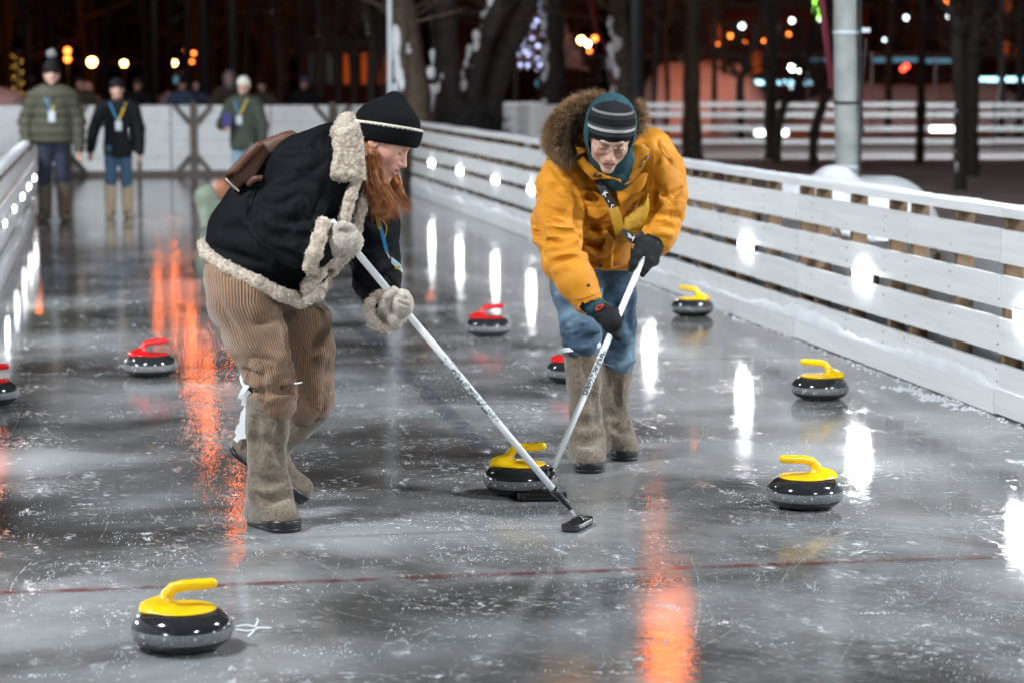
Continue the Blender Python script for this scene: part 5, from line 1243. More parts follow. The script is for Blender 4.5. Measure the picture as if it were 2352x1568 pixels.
# ================================================================== ONLOOKERS
mat('cl_olive', (0.045, 0.043, 0.025), 0.75, bump=(12, .4, .02)); mat('cl_black', (0.006, 0.006, 0.008), 0.8, spec=.2); mat('cl_green', (0.034, 0.042, 0.030), 0.8, bump=(12, .4, .02)); mat('cl_navy', (0.012, 0.017, 0.035), 0.85)
mat('cl_jeans', (0.035, 0.075, 0.13), 0.85); mat('cl_lightjeans', (0.20, 0.29, 0.36), 0.85); mat('cl_sage', (0.21, 0.245, 0.19), 0.8, bump=(12, .4, .02)); mat('cl_pink', (0.50, 0.25, 0.19), 0.8); mat('cl_grey', (0.16, 0.16, 0.17), 0.85); mat('cl_brown', (0.045, 0.03, 0.022), 0.85)
mat('cl_cream', (0.62, 0.56, 0.48), 0.9); mat('cl_blue', (0.035, 0.055, 0.11), 0.8); mat('felt_dark', (0.095, 0.07, 0.05), .95); mat('felt_pale', (0.36, 0.28, 0.20), .95); mat('hair_auburn', (0.34, 0.13, 0.06), .6); mat('phone_purple', (0.03, 0.02, 0.16), .3); mat('card_white', (0.42, 0.46, 0.50), .4)
PLAIN_SKIN = mat('plain_skin', (0.46, 0.26, 0.20), 0.5)
def onlooker(label, px, base_y, hgt, coat, legs, shoes, hat, coat_len=.50, face=0.0, puffs=0, arms=None, hat_kind='beanie', lanyard=True, scarf=None, d=None, boots=True, vox=.018, group='onlookers at the far end', wide=1.0):
    """standing figure facing the camera; all lengths scale with its height"""
    if d is None: p = G(px, base_y)
    else: p = W(px, base_y, d); p.z = 0
    k = hgt / 1.78; r = thing('person', label, 'person', (p.x, p.y, 0), 0, group)
    def q(x, y, z): return Vector((p.x + (x * math.cos(face) - y * math.sin(face)) * k, p.y + (x * math.sin(face) + y * math.cos(face)) * k, z * k))
    s = Shape(); s.ell(q(0, 0, 1.63), (.078 * k, .09 * k, .115 * k), None, 0); s.cone(q(0, -.05, 1.57), q(0, -.062, 1.545), .05 * k, .035 * k, .03); s.cone(q(0, -.085, 1.64), q(0, -.10, 1.60), .012 * k, .016 * k, .012); s.cone(q(0, .01, 1.55), q(0, .01, 1.40), .055 * k, .065 * k, .03)
    for g in (-1, 1): s.ell(q(g * .08, 0, 1.62), (.012 * k, .018 * k, .03 * k), None, .01)
    a_ = arms or [((-.33, 0, 1.14), (-.30, -.05, .88)), ((.33, 0, 1.14), (.30, -.05, .88))]
    for (el, ha) in a_:
        h = q(*ha); s.cone(h, h + Vector((0, -.01, -.09 * k)), .036 * k, .028 * k, .02)
        for f in range(4): s.cone(h + Vector(((f - 1.5) * .016 * k, -.012, -.07 * k)), h + Vector(((f - 1.5) * .018 * k, -.03, -.135 * k)), .011 * k, .009 * k, .008)
        s.cone(h + Vector((0, -.03, -.03)), h + Vector((0, -.065, -.075)), .014 * k, .011 * k, .01); s.cone(q(*el), h, .035 * k, .034 * k, .02); s.cone(q(0, 0, 1.38), q(*el), .06 * k, .035 * k, .03)
    V, F = s.mesh(.011, 1); mesh_obj('body', V, F, 'plain_skin', r)
    for g in (-1, 1): MB().sphere(q(g * .031, -.078, 1.645), .011 * k, 8, 6).build('eye', 'dark_metal', r, True)
    s = Shape(); hem = 1.38 - coat_len - .10
    s.cone(q(0, 0, 1.33), q(0, 0, hem + .12), .17 * k * wide, .185 * k * wide, .03, flat=(0, 1, 0), fs=.68); s.cone(q(-.13, 0, 1.40), q(.13, 0, 1.40), .10 * k, .10 * k, .05); s.cone(q(0, 0, hem + .12), q(0, 0, hem), .185 * k * wide, .19 * k * wide, .02, flat=(0, 1, 0), fs=.68); s.cut(q(0, 0, hem), (0, 0, -1), .01)
    for i, (el, ha) in enumerate(a_):
        sg = -1 if el[0] < 0 else 1; s.chain([q(sg * .19, 0, 1.38), q(*el), q(*ha)], [.098 * k, .082 * k, .062 * k], k=.03)
    if puffs: dp = lambda V, N: .014 * np.abs(np.sin(V[:, 2] / k * math.pi / .105)) - .006
    else: dp = folds(.010, 6, 6, 12, int(px) % 50)
    V, F = s.mesh(vox, 2, dp); mesh_obj('coat', V, F, coat, r)
    s = Shape(); s.ell(q(0, 0, .92), (.165 * k, .12 * k, .12 * k), None, .03)
    for g in (-1, 1): s.chain([q(g * .085, 0, .90), q(g * .10, -.02, .50), q(g * .105, 0, .30 if boots else .06)], [.098 * k, .075 * k, .068 * k], k=.03)
    V, F = s.mesh(vox, 2, folds(.008, 6, 6, 18, 3)); mesh_obj('trousers', V, F, legs, r)
    for g in (-1, 1):
        s = Shape(); zt = .42 if boots else .12
        s.chain([q(g * .105, 0, zt), q(g * .11, .0, .10)], [.082 * k, .068 * k], k=.02); s.cone(q(g * .11, .0, .055), q(g * .14, -.16, .045), .062 * k, .055 * k, .04); s.cut(q(0, 0, .0), (0, 0, -1), .004); V, F = s.mesh(.012, 1, frizz(.003, .05)); mesh_obj('boot', V, F, shoes, r)
    s = Shape()
    if hat_kind == 'hood':
        s.ell(q(0, .03, 1.64), (.125 * k, .13 * k, .15 * k), None, 0); s.ell(q(0, -.13, 1.62), (.082 * k, .13 * k, .11 * k), None, .02, 's'); s.cone(q(0, .03, 1.55), q(0, .02, 1.45), .10 * k, .12 * k, .04)
    else:
        s.ell(q(0, .01, 1.675), (.094 * k, .106 * k, .105 * k), None, 0); s.cut(q(0, -.10, 1.655), Vector((0, -.35, -1)), .004)
        if hat_kind == 'pompom': s.cone(q(0, .01, 1.72), q(0, .01, 1.79), .08 * k, .05 * k, .04)
    V, F = s.mesh(.011, 1); ho = mesh_obj('hat' if hat_kind != 'hood' else 'hood', V, F, hat, r)
    if hat_kind == 'pompom':
        s = Shape(); s.ell(q(0, .01, 1.86), (.055 * k, .055 * k, .055 * k), None, 0); V, F = s.mesh(.010, 1, frizz(.012, .02)); mesh_obj('pompom', V, F, 'cl_grey', ho)
    if scarf:
        s = Shape(); s.cone(q(0, 0, 1.50), q(0, 0, 1.44), .09 * k, .10 * k, .02); V, F = s.mesh(.012, 1, folds(.006, 9, 9, 20, 4)); mesh_obj('scarf', V, F, scarf, r)
    if lanyard:
        f_ = -.150
        strip('lanyard', [q(-.10, -.10, 1.46), q(-.05, f_ + .01, 1.33), q(0, f_, 1.24)], .014, 'lanyard_blue', r); strip('lanyard', [q(.10, -.10, 1.46), q(.05, f_ + .01, 1.33), q(0, f_, 1.24)], .014, 'lanyard_yellow', r)
        MB().box(q(0, f_ - .01, 1.17), (.038 * k, .004, .06 * k), None, .003).build('name_card', 'card_white', r)
    if puffs: MB().box(q(.02, -.142, 1.14), (.006, .004, .26 * k)).build('zip', 'cl_black', r)
    return r, q
onlooker('man in olive puffer jacket, felt boots and pompom hat standing by the fence', 126, 508, 1.80, 'cl_olive', 'cl_navy', 'felt_dark', 'cl_black', coat_len=.40, face=.12, puffs=1, hat_kind='pompom', scarf='cl_black', arms=[((-.30, .03, 1.12), (-.29, -.06, .84)), ((.28, .02, 1.12), (.29, -.05, .82))], wide=1.22)
r_, q_ = onlooker('man in long black coat and pale felt boots with a name card on his chest', 274, 500, 1.62, 'cl_black', 'cl_jeans', 'felt_pale', 'cl_black', coat_len=.52, face=.22, arms=[((-.31, 0, 1.12), (-.35, -.05, .86)), ((.27, .02, 1.12), (.27, -.03, .84))])
for z in (1.02, 1.12): MB().sphere(q_(.13, -.13, z), .018, 8, 6).build('button', 'steel', r_, True)
r_, q_ = onlooker('woman in dark green parka and cream beanie holding a purple phone', 562, 440, 1.64, 'cl_green', 'cl_lightjeans', 'felt_pale', 'cl_cream', coat_len=.53, face=-.3, d=31.0, scarf='cl_green', arms=[((-.32, -.02, 1.10), (-.16, -.24, 1.14)), ((.28, 0, 1.10), (.30, -.04, .84))], wide=1.05)
MB().box(q_(-.12, -.30, 1.17), (.05, .008, .085), None, .008).build('phone', 'phone_purple', r_)
# crouching person half hidden behind the woman's back
cp = G(492, 528); cr_ = thing('person', 'crouching person in pale sage hooded jacket half hidden behind the bending woman', 'person', (cp.x, cp.y, 0))
s = Shape(); s.ell((cp.x + .06, cp.y, .40), (.12, .11, .13), None, 0); s.cone((cp.x + .06, cp.y, .36), (cp.x + .1, cp.y + .05, .2), .06, .08, .05); s.cone((cp.x + .10, cp.y + .05, .22), (cp.x + .35, cp.y, .12), .05, .04, .04); V, F = s.mesh(.012, 1); mesh_obj('body', V, F, 'plain_skin', cr_)
s = Shape(); s.ell((cp.x + .10, cp.y - .03, .42), (.10, .10, .12), None, 0); V, F = s.mesh(.012, 1, frizz(.01, .03)); mesh_obj('hair', V, F, 'hair_auburn', cr_)
s = Shape(); s.ell((cp.x - .06, cp.y - .04, .34), (.14, .16, .15), None, .05); s.cone((cp.x + .02, cp.y, .20), (cp.x + .36, cp.y + .05, .18), .17, .15, .06); s.cone((cp.x - .08, cp.y - .1, .22), (cp.x - .06, cp.y - .22, .05), .08, .06, .05); s.cut((0, 0, .02), (0, 0, -1), .01); V, F = s.mesh(.014, 2, folds(.014, 6, 6, 10, 7)); mesh_obj('jacket', V, F, 'cl_sage', cr_)
s = Shape(); s.cone((cp.x + .3, cp.y - .05, .10), (cp.x + .65, cp.y, .09), .09, .08, .03); V, F = s.mesh(.014, 1); mesh_obj('trousers', V, F, 'cl_navy', cr_)
# people beyond the end boards
crowd = [(186, 44, 1.66, 'cl_brown', 'cl_black', 'beanie', 'dark figure in brown beyond the boards, between the olive man and the pink coat'), (203, 46, 1.52, 'cl_pink', 'cl_pink', 'hood', 'figure in pale pink hooded coat beyond the end boards'),
         (318, 47, 1.60, 'cl_black', 'cl_brown', 'beanie', 'dark figure beyond the boards beside the man in the black coat'), (420, 45, 1.62, 'cl_blue', 'cl_black', 'beanie', 'figure in dark blue jacket and black beanie beyond the boards above the steel post'), (452, 45.5, 1.58, 'cl_blue', 'cl_black', 'hood', 'hooded figure in dark blue jacket beyond the boards beside the steel post'),
         (528, 43.5, 1.74, 'cl_brown', 'cl_grey', 'hood', 'figure with grey fur hood beyond the boards beside the cream beanie'), (603, 45, 1.60, 'cl_brown', 'cl_black', 'beanie', 'dark figure beyond the boards behind the shoulder of the green parka'), (700, 46, 1.64, 'cl_black', 'cl_blue', 'beanie', 'figure in black with blue beanie beyond the corner of the end boards'),
         (945, 47, 1.50, 'cl_grey', 'cl_grey', 'hood', 'figure in grey pointed hood beyond the fence above the black beanie')]
for px, d, h, coat, hat, hk, lab in crowd:
    onlooker(lab, px, 300, h, coat, 'cl_black', 'felt_dark', hat, d=d, hat_kind=hk, lanyard=False, boots=False, vox=.026, group='people beyond the end boards', arms=[((-.34, 0, 1.14), (-.22, -.12, 1.0)), ((.34, 0, 1.14), (.22, -.12, 1.0))])
# ================================================================== PARK BEHIND THE RINK
emitter('l_white', (0.80, 0.92, 1.0), 9); emitter('l_bright', (0.95, 0.93, 0.90), 30); emitter('l_amber', (1.0, 0.45, 0.10), 42); emitter('l_orange', (1.0, 0.20, 0.03), 9); emitter('l_red', (1.0, 0.06, 0.03), 7); emitter('l_cyan', (0.42, 0.80, 1.0), 3.2); emitter('l_cyan_dim', (0.25, 0.55, 0.75), .35)
emitter('l_green', (0.35, 1.0, 0.10), 4); emitter('l_tree', (0.55, 0.62, 1.0), 3.0); emitter('l_gold', (1.0, 0.50, 0.08), 2.2); emitter('l_strip', (0.97, 1.0, 0.98), 6); emitter('l_window', (1.0, 0.16, 0.03), .22)
mat('snow_tree', (0.55, 0.53, 0.52), .9, var=((.10, .09, .085), 5, 4)); mat('brown_wall', (0.16, 0.10, 0.07), .9, var=((.11, .07, .05), .6, 4)); mat('red_wall', (0.10, 0.015, 0.012), .9); mat('hedge', (0.006, 0.006, 0.006), 1.0)
def sod_lamp(px, y, d, label, heads=1, r=.17, m='sodium_light', pole_px=None, gap=.5, mirror=False):
    """street lamp d metres away; (px, y) is where its head, or its image in the ice, stands in the photo"""
    c = W(px, y, d)
    if mirror: c = Vector((c.x, d, -c.z))
    base = W(pole_px, 300, d) if pole_px is not None else c.copy(); base.z = 0
    t = thing('street_lamp', label, 'street lamp', (base.x, base.y, 0), 0, 'orange street lamps')
    MB().tube([Vector((base.x, base.y, -.02)), Vector((base.x, base.y, c.z + .25)), Vector((c.x, c.y, c.z + .42))], [.085, .06, .04], 10).build('post', 'dark_metal', t, True)
    for i in range(heads):
        o = Vector(((i - (heads - 1) / 2) * gap, 0, 0)); MB().sphere(c + o, (r, r, r * .8), 12, 8).build('globe', m, t, True)
        MB().lathe([(r * 1.05, r * .45), (r * .9, r * .9), (r * .3, r * 1.2)], 14, c + o).build('shade', 'dark_metal', t, True)
    return t
# lamps whose light streaks the ice
sod_lamp(402, 690, 84, 'orange street lamp farthest down the avenue beyond the end boards', r=.09, mirror=True)
sod_lamp(440, 800, 66, 'orange street lamp midway down the avenue beyond the end boards', r=.09, mirror=True)
sod_lamp(478, 930, 56, 'orange street lamp nearer on the avenue beyond the end boards', r=.09, mirror=True)
sod_lamp(548, 1200, 47, 'orange street lamp closest beyond the end boards', r=.075, mirror=True)
sod_lamp(1120, 1320, 40, 'orange street lamp behind the bending woman and the tree clump', r=.05, mirror=True)
sod_lamp(1532, 1500, 31, 'double orange street lamp on the dark pole behind the man in yellow', heads=2, r=.085, pole_px=1461, gap=.26, mirror=True)
sod_lamp(1505, 1230, 38, 'single orange street lamp behind the man in yellow, farther than the double one', r=.035, pole_px=1468, mirror=True)
# lamps that warm the snow heaps
sod_lamp(1600, -180, 68, 'orange street lamp over the glowing snow heap behind the man', r=.30, pole_px=1640)
for i_, x_ in enumerate((60, 520, 1000, 1480, 1900, 2330)): sod_lamp(x_, -150 - 25 * (i_ % 3), 128 + 4 * (i_ % 2), 'added unseen orange lamp deep in the dark wood, ' + ORD[i_] + ' from the left', r=.22)  # unseen lamps added above the view so the far wood glows red
sod_lamp(2080, -260, 74, 'orange street lamp over the dark snow heap behind the grey pole', r=.11, pole_px=2110)
sod_lamp(-70, -260, 44, 'orange street lamp beside the snow heap next to the olive man', r=.16)
sod_lamp(352, -60, 62, 'orange street lamp over the red-lit snow heap beyond the boards', r=.07)
sod_lamp(2160, -320, 120, 'orange street lamp lighting the brown building wall', r=.32)
def heap(label, x0, x1, d, h, m='snow', seed=1, depth=6.0):
    a, b = W(x0, 300, d), W(x1, 300, d); n, k = 46, 14; V, F = [], []
    for i in range(n):
        for j in range(k):
            u, v = i / (n - 1), j / (k - 1); e = min(1, 4.2 * min(u, 1 - u)) ** .6 * math.sin(math.pi * v) ** .7
            z = h * e * (.72 + .5 * float(fbm(np.array([[u * (b.x - a.x) * .55, v * depth * .5, seed]]), 3, seed)[0])) - .05
            V.append((a.x + (b.x - a.x) * u, d + depth * (v - .3), z))
    for i in range(n - 1):
        for j in range(k - 1): F.append((i * k + j, (i + 1) * k + j, (i + 1) * k + j + 1, i * k + j + 1))
    o = mesh_obj('snow_heap', V, F, m); tag(o, label, 'snow heap', 'snow heaps in the park'); return o
heap('snow heap glowing orange-red behind the man in yellow', 1440, 1790, 72, 1.95, seed=3)
heap('long dark red snow heap behind the grey concrete pole', 1800, 2420, 78, 1.5, seed=5)
heap('orange-lit snow heap next to the olive man', -160, 80, 46, 1.5, seed=8, depth=5)
heap('small red-lit snow heap beyond the end boards', 318, 402, 63, 1.25, seed=9, depth=4)
heap('low grey snow heap between the dark trunks', 1640, 1770, 64, 1.0, seed=12, depth=4)

# ---- white rail fence far behind
rf = thing('rail_fence', 'distant white rail fence with four rails crossing behind the trees', 'fence', W(1700, 300, 58))
xs = [1080 + 172 * i for i in range(9)]
for i in range(len(xs) - 1):
    a, b = W(xs[i], 300, 58), W(xs[i + 1], 300, 58)
    for z, h in ((.95, .055), (.73, .06), (.395, .06), (.085, .055)):
        MB().box(((a.x + b.x) / 2, 58, z + random.uniform(-.015, .015)), ((b.x - a.x) / 2 - .01, .015, h)).build('rail', 'white_paint', rf)
for x in xs: p = W(x, 300, 58); MB().box((p.x, 58.06, .50), (.035, .035, .52)).build('post', 'dark_metal', rf)
for x, y, w, h, lab in ((1746, 306, 12, 7, 'white lamp on the distant rail fence, left of the black trunk'), (1797, 306, 13, 7, 'white lamp on the distant rail fence, right of the black trunk'), (2164, 297, 29, 7, 'long white lamp on the distant rail fence near the double black trunk')):
    c = W(x, y, 57.7); k = 57.7 / FPX; t = thing('fence_lamp', lab, 'lamp', c, 0, 'lamps on the distant rail fence')
    MB().box(c + Vector((0, .06, 0)), (w * k, .05, h * k)).build('housing', 'dark_metal', t); MB().box(c, (w * k * .94, .006, h * k * .9)).build('lens', 'l_strip', t)
def added_small_flood(px, d, h, aim, label):  # hidden floodlight added to brighten the distant white rails
    c = W(px, 300, d); c.z = h; t = thing('added_park_floodlight', label, 'floodlight', (c.x, d, 0), 0, 'small added park floodlights'); f = (Vector(aim) - c).normalized(); x = f.cross(Vector((0, 0, 1))).normalized(); z = x.cross(f)
    MB().tube([(c.x, d, -.02), (c.x, d, h)], .04, 8).build('post', 'dark_metal', t, True); MB().box(c, (.16, .05, .11), (x, f, z), .01).build('housing', 'dark_metal', t); MB().box(c + f * .053, (.14, .004, .09), (x, f, z)).build('lens', 'added_flood_light', t)
for px in (1944, 1400, 2500, 2218): added_small_flood(px, 49, 1.9, W(px + 60, 300, 58), 'small added floodlight in the park turned to the distant rail fence, ' + {1944: 'behind the grey pole', 1400: 'behind the man in yellow', 2500: 'past the picture edge', 2218: 'behind the double black trunk'}[px])
# ---- wire fence with tall posts
wf = thing('wire_fence', 'tall thin wire fence on posts in front of the far lights', 'fence', W(1700, 300, 76))
for x in range(1270, 2440, 146): p = W(x, 300, 76); MB().tube([(p.x, 76, 0), (p.x, 76, 2.3 + .1 * math.sin(x))], .035, 6).build('post', 'grey_metal', wf)
for z in (2.25, 1.5, .8): a, b = W(1260, 300, 76), W(2440, 300, 76); MB().tube([(a.x, 76, z), (b.x, 76, z + .12)], .022 if z > 2 else .008, 5).build('wire', 'grey_metal', wf)
# ---- cold light strips
for x0, x1, y, m, lab in ((1732, 1795, 190, 'l_cyan', 'short cold blue light strip left of the black trunk'), (1796, 1836, 190, 'l_cyan', 'cold blue light strip between two black trunks'), (1842, 1865, 190, 'l_cyan', 'stub of cold blue light strip before the bent trunk'), (2242, 2420, 183, 'l_cyan', 'bright long cold blue light strip at the picture edge'), (2006, 2113, 138, 'l_cyan_dim', 'dim blue light strip right of the grey pole'), (1861, 1908, 139, 'l_cyan_dim', 'dim blue light strip left of the grey pole'), (2120, 2190, 140, 'l_cyan_dim', 'dim blue light strip beside the double black trunk')):
    a, b = W(x0, y, 92), W(x1, y, 92); t = thing('light_strip', lab, 'light strip', (a.x, 92, 0), 0, 'cold light strips of the far rink')
    MB().box((a + b) / 2, ((b.x - a.x) / 2, .02, .075)).build('tube', m, t); MB().box((a + b) / 2 + Vector((0, .06, 0)), ((b.x - a.x) / 2 + .05, .03, .11)).build('backing', 'dark_metal', t)
    for p in (a, b): MB().tube([(p.x, 92.1, 0), (p.x, 92.1, p.z)], .04, 6).build('post', 'dark_metal', t)
# ---- small far lamps
def park_lamp(x, y, m, lab, d=120, r=.14, group='far park lamps'):
    c = W(x, y, d); t = thing('park_lamp', lab, 'lamp', (c.x, c.y, 0), 0, group)
    MB().sphere(c, r, 10, 7).build('globe', m, t, True); MB().tube([(c.x, c.y + .05, 0), (c.x, c.y + .05, c.z - r * .8)], [.07, .04], 6).build('post', 'dark_metal', t); MB().tube([c + Vector((0, .02, r * .9)), c + Vector((0, .02, r * 1.15))], [r * .5, r * .2], 8).build('cap', 'dark_metal', t)
L_ = [(155, 117, 'l_orange', .12), (155, 136, 'l_orange', .12), (211, 143, 'l_amber', .17), (285, 146, 'l_amber', .11), (400, 145, 'l_amber', .10), (428, 116, 'l_orange', .09), (445, 123, 'l_orange', .07), (441, 142, 'l_orange', .06)]
for i, (x, y, m, r) in enumerate(L_): park_lamp(x, y, m, 'orange park lamp beyond the end boards, ' + ORD[i] + ' from the left', 130, r * 1.25, 'orange lamps beyond the end boards')
park_lamp(403, 184, 'l_cyan_dim', 'dim blue lamp beyond the end boards by the steel post', 110, .16)
C_ = [(1335, 93, 'l_amber', .13), (1350, 101, 'l_bright', .09), (1366, 89, 'l_orange', .10), (1354, 117, 'l_orange', .07)]
for i, (x, y, m, r) in enumerate(C_): park_lamp(x, y, m, 'far lamp above the fur hood, ' + ORD[i] + ' from the left', 120, r * 1.2, 'far lamps above the fur hood')
R_ = [(1704, 60, 'l_white', .12), (1819, 48, 'l_white', .10), (1875, 44, 'l_white', .16), (2031, 92, 'l_white', .05), (2081, 41, 'l_white', .09), (2119, 47, 'l_white', .14), (2178, 38, 'l_white', .06)]
for i, (x, y, m, r) in enumerate(R_): park_lamp(x, y, m, 'small cold white lamp high behind the trees, ' + ORD[i] + ' of seven from the left', 125, r * 1.1, 'cold white far lamps')
for i, (x, y, r) in enumerate(((1705, 160, .15), (1819, 157, .15), (1835, 167, .10))): park_lamp(x, y, 'l_bright', 'bright white far lamp low above the blue strips, ' + ORD[i] + ' from the left', 110, r, 'bright low far lamps')
for i, (x, y) in enumerate(((2074, 159), (2082, 153))): park_lamp(x, y, 'l_red', 'red tail light glowing right of the grey pole, ' + ORD[i] + ' of two', 110, .11, 'red lights')
for i, (x, y, r) in enumerate(((1647, 99, .13), (1677, 83, .10), (1714, 94, .09), (1755, 94, .07), (1812, 79, .09), (2176, 3, .10))): park_lamp(x, y, 'l_orange', 'dim orange far lamp among the dark trunks, ' + ORD[i] + ' from the left', 125, r, 'dim orange far lamps')
park_lamp(1717, 190, 'l_white', 'white dot lamp at the start of the blue light strip', 91, .08); park_lamp(1817, 203, 'l_white', 'white dot lamp under the blue light strip', 91, .06)
# green sign, orange windows, gold garland
t = thing('green_sign', 'green glowing upright sign beside the top of the maroon rope', 'sign', W(1878, 14, 100)); c = W(1878, 10, 100); MB().box(c, (.16, .05, .62), None, .02).build('panel', 'l_green', t); MB().tube([(c.x, c.y + .1, 0), (c.x, c.y + .1, c.z)], .05, 6).build('post', 'dark_metal', t)
t = thing('garland_column', 'column of gold fairy lights beside the orange snow heap', 'garland', W(44, 200, 60)); p = W(44, 210, 60); MB().tube([(p.x, p.y, 0), (p.x, p.y, 2.3)], .06, 6).build('post', 'dark_metal', t)
for i in range(18): MB().sphere((p.x + .13 * math.cos(i * 1.3), p.y - .13, 1.2 + i * .055), .014, 6, 5).build('bulb', 'l_gold', t)
def building(label, x0, x1, ytop, d, wall, rows, cols, lit, seed):
    a, b = W(x0, 300, d), W(x1, 300, d); H_ = W(x0, ytop, d).z; rs = random.Random(seed); t = thing('building', label, 'building', ((a.x + b.x) / 2, d, 0)); w = b.x - a.x
    MB().box(((a.x + b.x) / 2, d + 4, H_ / 2), (w / 2, 4, H_ / 2)).build('wall', wall, t); MB().box(((a.x + b.x) / 2, d + 4, H_ + .15), (w / 2 + .3, 4.3, .15)).build('roof', 'dark_metal', t)
    for i in range(cols):
        for j in range(rows):
            c = Vector((a.x + w * (i + .5) / cols, d - .02, 1.6 + (H_ - 2.2) * (j + .5) / rows)); f = MB().box(c, (w / cols * .26, .04, .7)).build('window', 'dark_metal', t); MB().box(c + Vector((0, -.045, 0)), (w / cols * .22, .008, .62)).build('pane', 'l_window' if rs.random() < lit else 'granite_edge', f)
building('brown building with dark windows lit from the street, right of the grey pole', 2000, 2420, -420, 150, 'brown_wall', 5, 6, .1, 2)
building('low dark red building behind the black trunks', 1620, 1990, 20, 135, 'red_wall', 2, 8, .12, 4)
building('low dark pavilion with orange windows behind the snowy trunks', 700, 900, 105, 100, 'red_wall', 1, 5, .75, 6)
# ---- lit fir
ct = thing('fir_tree', 'frosted fir hung with blue-white fairy lights between the trunks', 'tree', W(1242, 230, 72)); bx = W(1242, 230, 72).x
z0_, z1_ = 2.0, 4.4; st = []; rs = random.Random(3)
MB().tube([(bx, 72, 0), (bx, 72, 4.3)], [.12, .03], 8).build('trunk', 'bark', ct, True)
for i in range(2600):
    u = rs.random() ** .7; z = z1_ - (z1_ - z0_) * u; R_t = 1.25 * u + .05; a = rs.uniform(0, 6.28); q = rs.uniform(.25, 1) ** .5 * R_t; p = Vector((bx + math.cos(a) * q, 72 + math.sin(a) * q, z - .12 * q)); dv = Vector((math.cos(a), math.sin(a), -.35 + rs.uniform(-.4, .4))).normalized() * rs.uniform(.10, .24); st.append([p, p + dv * .5, p + dv])
ribbons('crown', st, .05, 'snow_tree', ct)
for x, y in ((1234, 49), (1212, 70), (1199, 102), (1235, 105), (1213, 127), (1195, 150), (1212, 150), (1167, 148), (1234, 134), (1222, 88), (1180, 140), (1226, 60), (1205, 118), (1240, 150), (1190, 126)): MB().sphere(W(x, y, 70.9), .045, 6, 5).build('bulb', 'l_tree', ct)
for i in range(34):
    u = rs.random(); x, y = 1242 + rs.uniform(-1, .2) * (12 + 74 * u), -10 + 172 * u; MB().sphere(W(x, y, 70.9 + rs.uniform(0, .3)), .020, 6, 5).build('bulb', 'l_tree', ct)
park_lamp(1240, 192, 'l_cyan_dim', 'small blue lamp under the lit fir', 75, .14)

# ---- trees one can tell apart
def tree(label, d, pts, w, m='bark', limbs=3, snow=(), seed=1, name='bare_tree', h=11.0):
    """pts: photo polyline of the trunk from its foot up; w: widths in photo pixels"""
    rs = random.Random(seed); k = d / FPX; P = [W(x, y, d) for x, y in pts]; foot = Vector((P[0].x, d, -.05)); P = [foot] + [p for p in P if p.z > .05]; rr = [w[0] * k / 2 * 1.15] + [q * k / 2 for q in w][len(w) - len(P) + 1:]
    dirn = (P[-1] - P[-2]).normalized(); top = P[-1]
    while top.z < h: 
        dirn = (dirn + Vector((rs.uniform(-.12, .12), rs.uniform(-.1, .1), .12))).normalized(); top = top + dirn * 1.3; P.append(top); rr.append(max(rr[-1] * .86, .02))
    Q = spline(P, len(P) * 4); R = [rr[min(int(i / (len(Q) - 1) * (len(rr) - 1)), len(rr) - 1)] for i in range(len(Q))]
    R = [R[i] * (1 + .10 * math.sin(i * 2.1 + seed) + .06 * math.sin(i * 5.3)) for i in range(len(R))]
    t = thing(name, label, 'tree', (foot.x, d, 0), 0, 'bare trees of the park'); MB().tube(Q, R, 10).build('trunk', m, t, True)
    tw = []
    for i in range(limbs):
        j = int(len(Q) * rs.uniform(.35, .85)); a = rs.uniform(0, 6.28); dv = Vector((math.cos(a), math.sin(a) * .6, rs.uniform(.5, 1.1))).normalized(); L = rs.uniform(1.8, 3.5); pl = [Q[j] + dv * L * q / 5 + Vector((rs.uniform(-.12, .12), rs.uniform(-.12, .12), .08 * q)) for q in range(6)]; pl[0] = Q[j]
        MB().tube(spline(pl, 10), [R[j] * .5 * (1 - q / 11) for q in range(10)], 6).build('limb', m, t, True)
        for q in pl[2:]:
            for _ in range(5): e = Vector((rs.uniform(-1, 1), rs.uniform(-1, 1), rs.uniform(-.2, 1))).normalized() * rs.uniform(.4, 1.1); tw.append([q, q + e * .5 + Vector((rs.uniform(-.1, .1), 0, rs.uniform(-.1, .1))), q + e])
    for q in Q[len(Q) // 4:]:
        for _ in range(6): e = Vector((rs.uniform(-1, 1), rs.uniform(-1, 1), rs.uniform(0, 1))).normalized() * rs.uniform(.5, 1.6); tw.append([q, q + e * .5, q + e])
    ribbons('crown', tw, .028, m, t)
    for (i0, i1, side) in snow:
        a0, a1 = int(i0 * (len(Q) - 1)), max(int(i1 * (len(Q) - 1)), int(i0 * (len(Q) - 1)) + 2); seg = [Q[i] + Vector((side * R[i] * .75, -R[i] * .55, 0)) for i in range(a0, min(a1 + 1, len(Q)))]; seg = spline(seg, len(seg) * 4)
        lump = MB()
        for q in seg:
            if rs.random() < .75: rq = R[a0] * rs.uniform(.12, .42); lump.sphere(q + Vector((rs.uniform(-.3, .5) * -side * R[a0], rs.uniform(-.1, .25) * R[a0], rs.uniform(-.05, .05))), (rq * rs.uniform(.6, 1.1), rq * .7, rq * rs.uniform(.8, 2.2)), 7, 5)
        so = lump.build('snow_patch', 'snow', t, True); so['kind'] = 'stuff'
    return t
tree('brown trunk leaning left behind the black beanie, snow on one side', 34, [(962, 470), (958, 290), (940, 120), (920, 0)], [78, 72, 62, 58], 'bark_brown', 2, ((.10, .24, -1),), 1)
tree('upright thick trunk in the middle of the dark clump, snow on its bark', 35, [(1032, 470), (1028, 290), (1024, 140), (1020, 0)], [76, 70, 62, 58], 'bark', 2, ((.08, .22, -1), (.10, .16, .2)), 2)
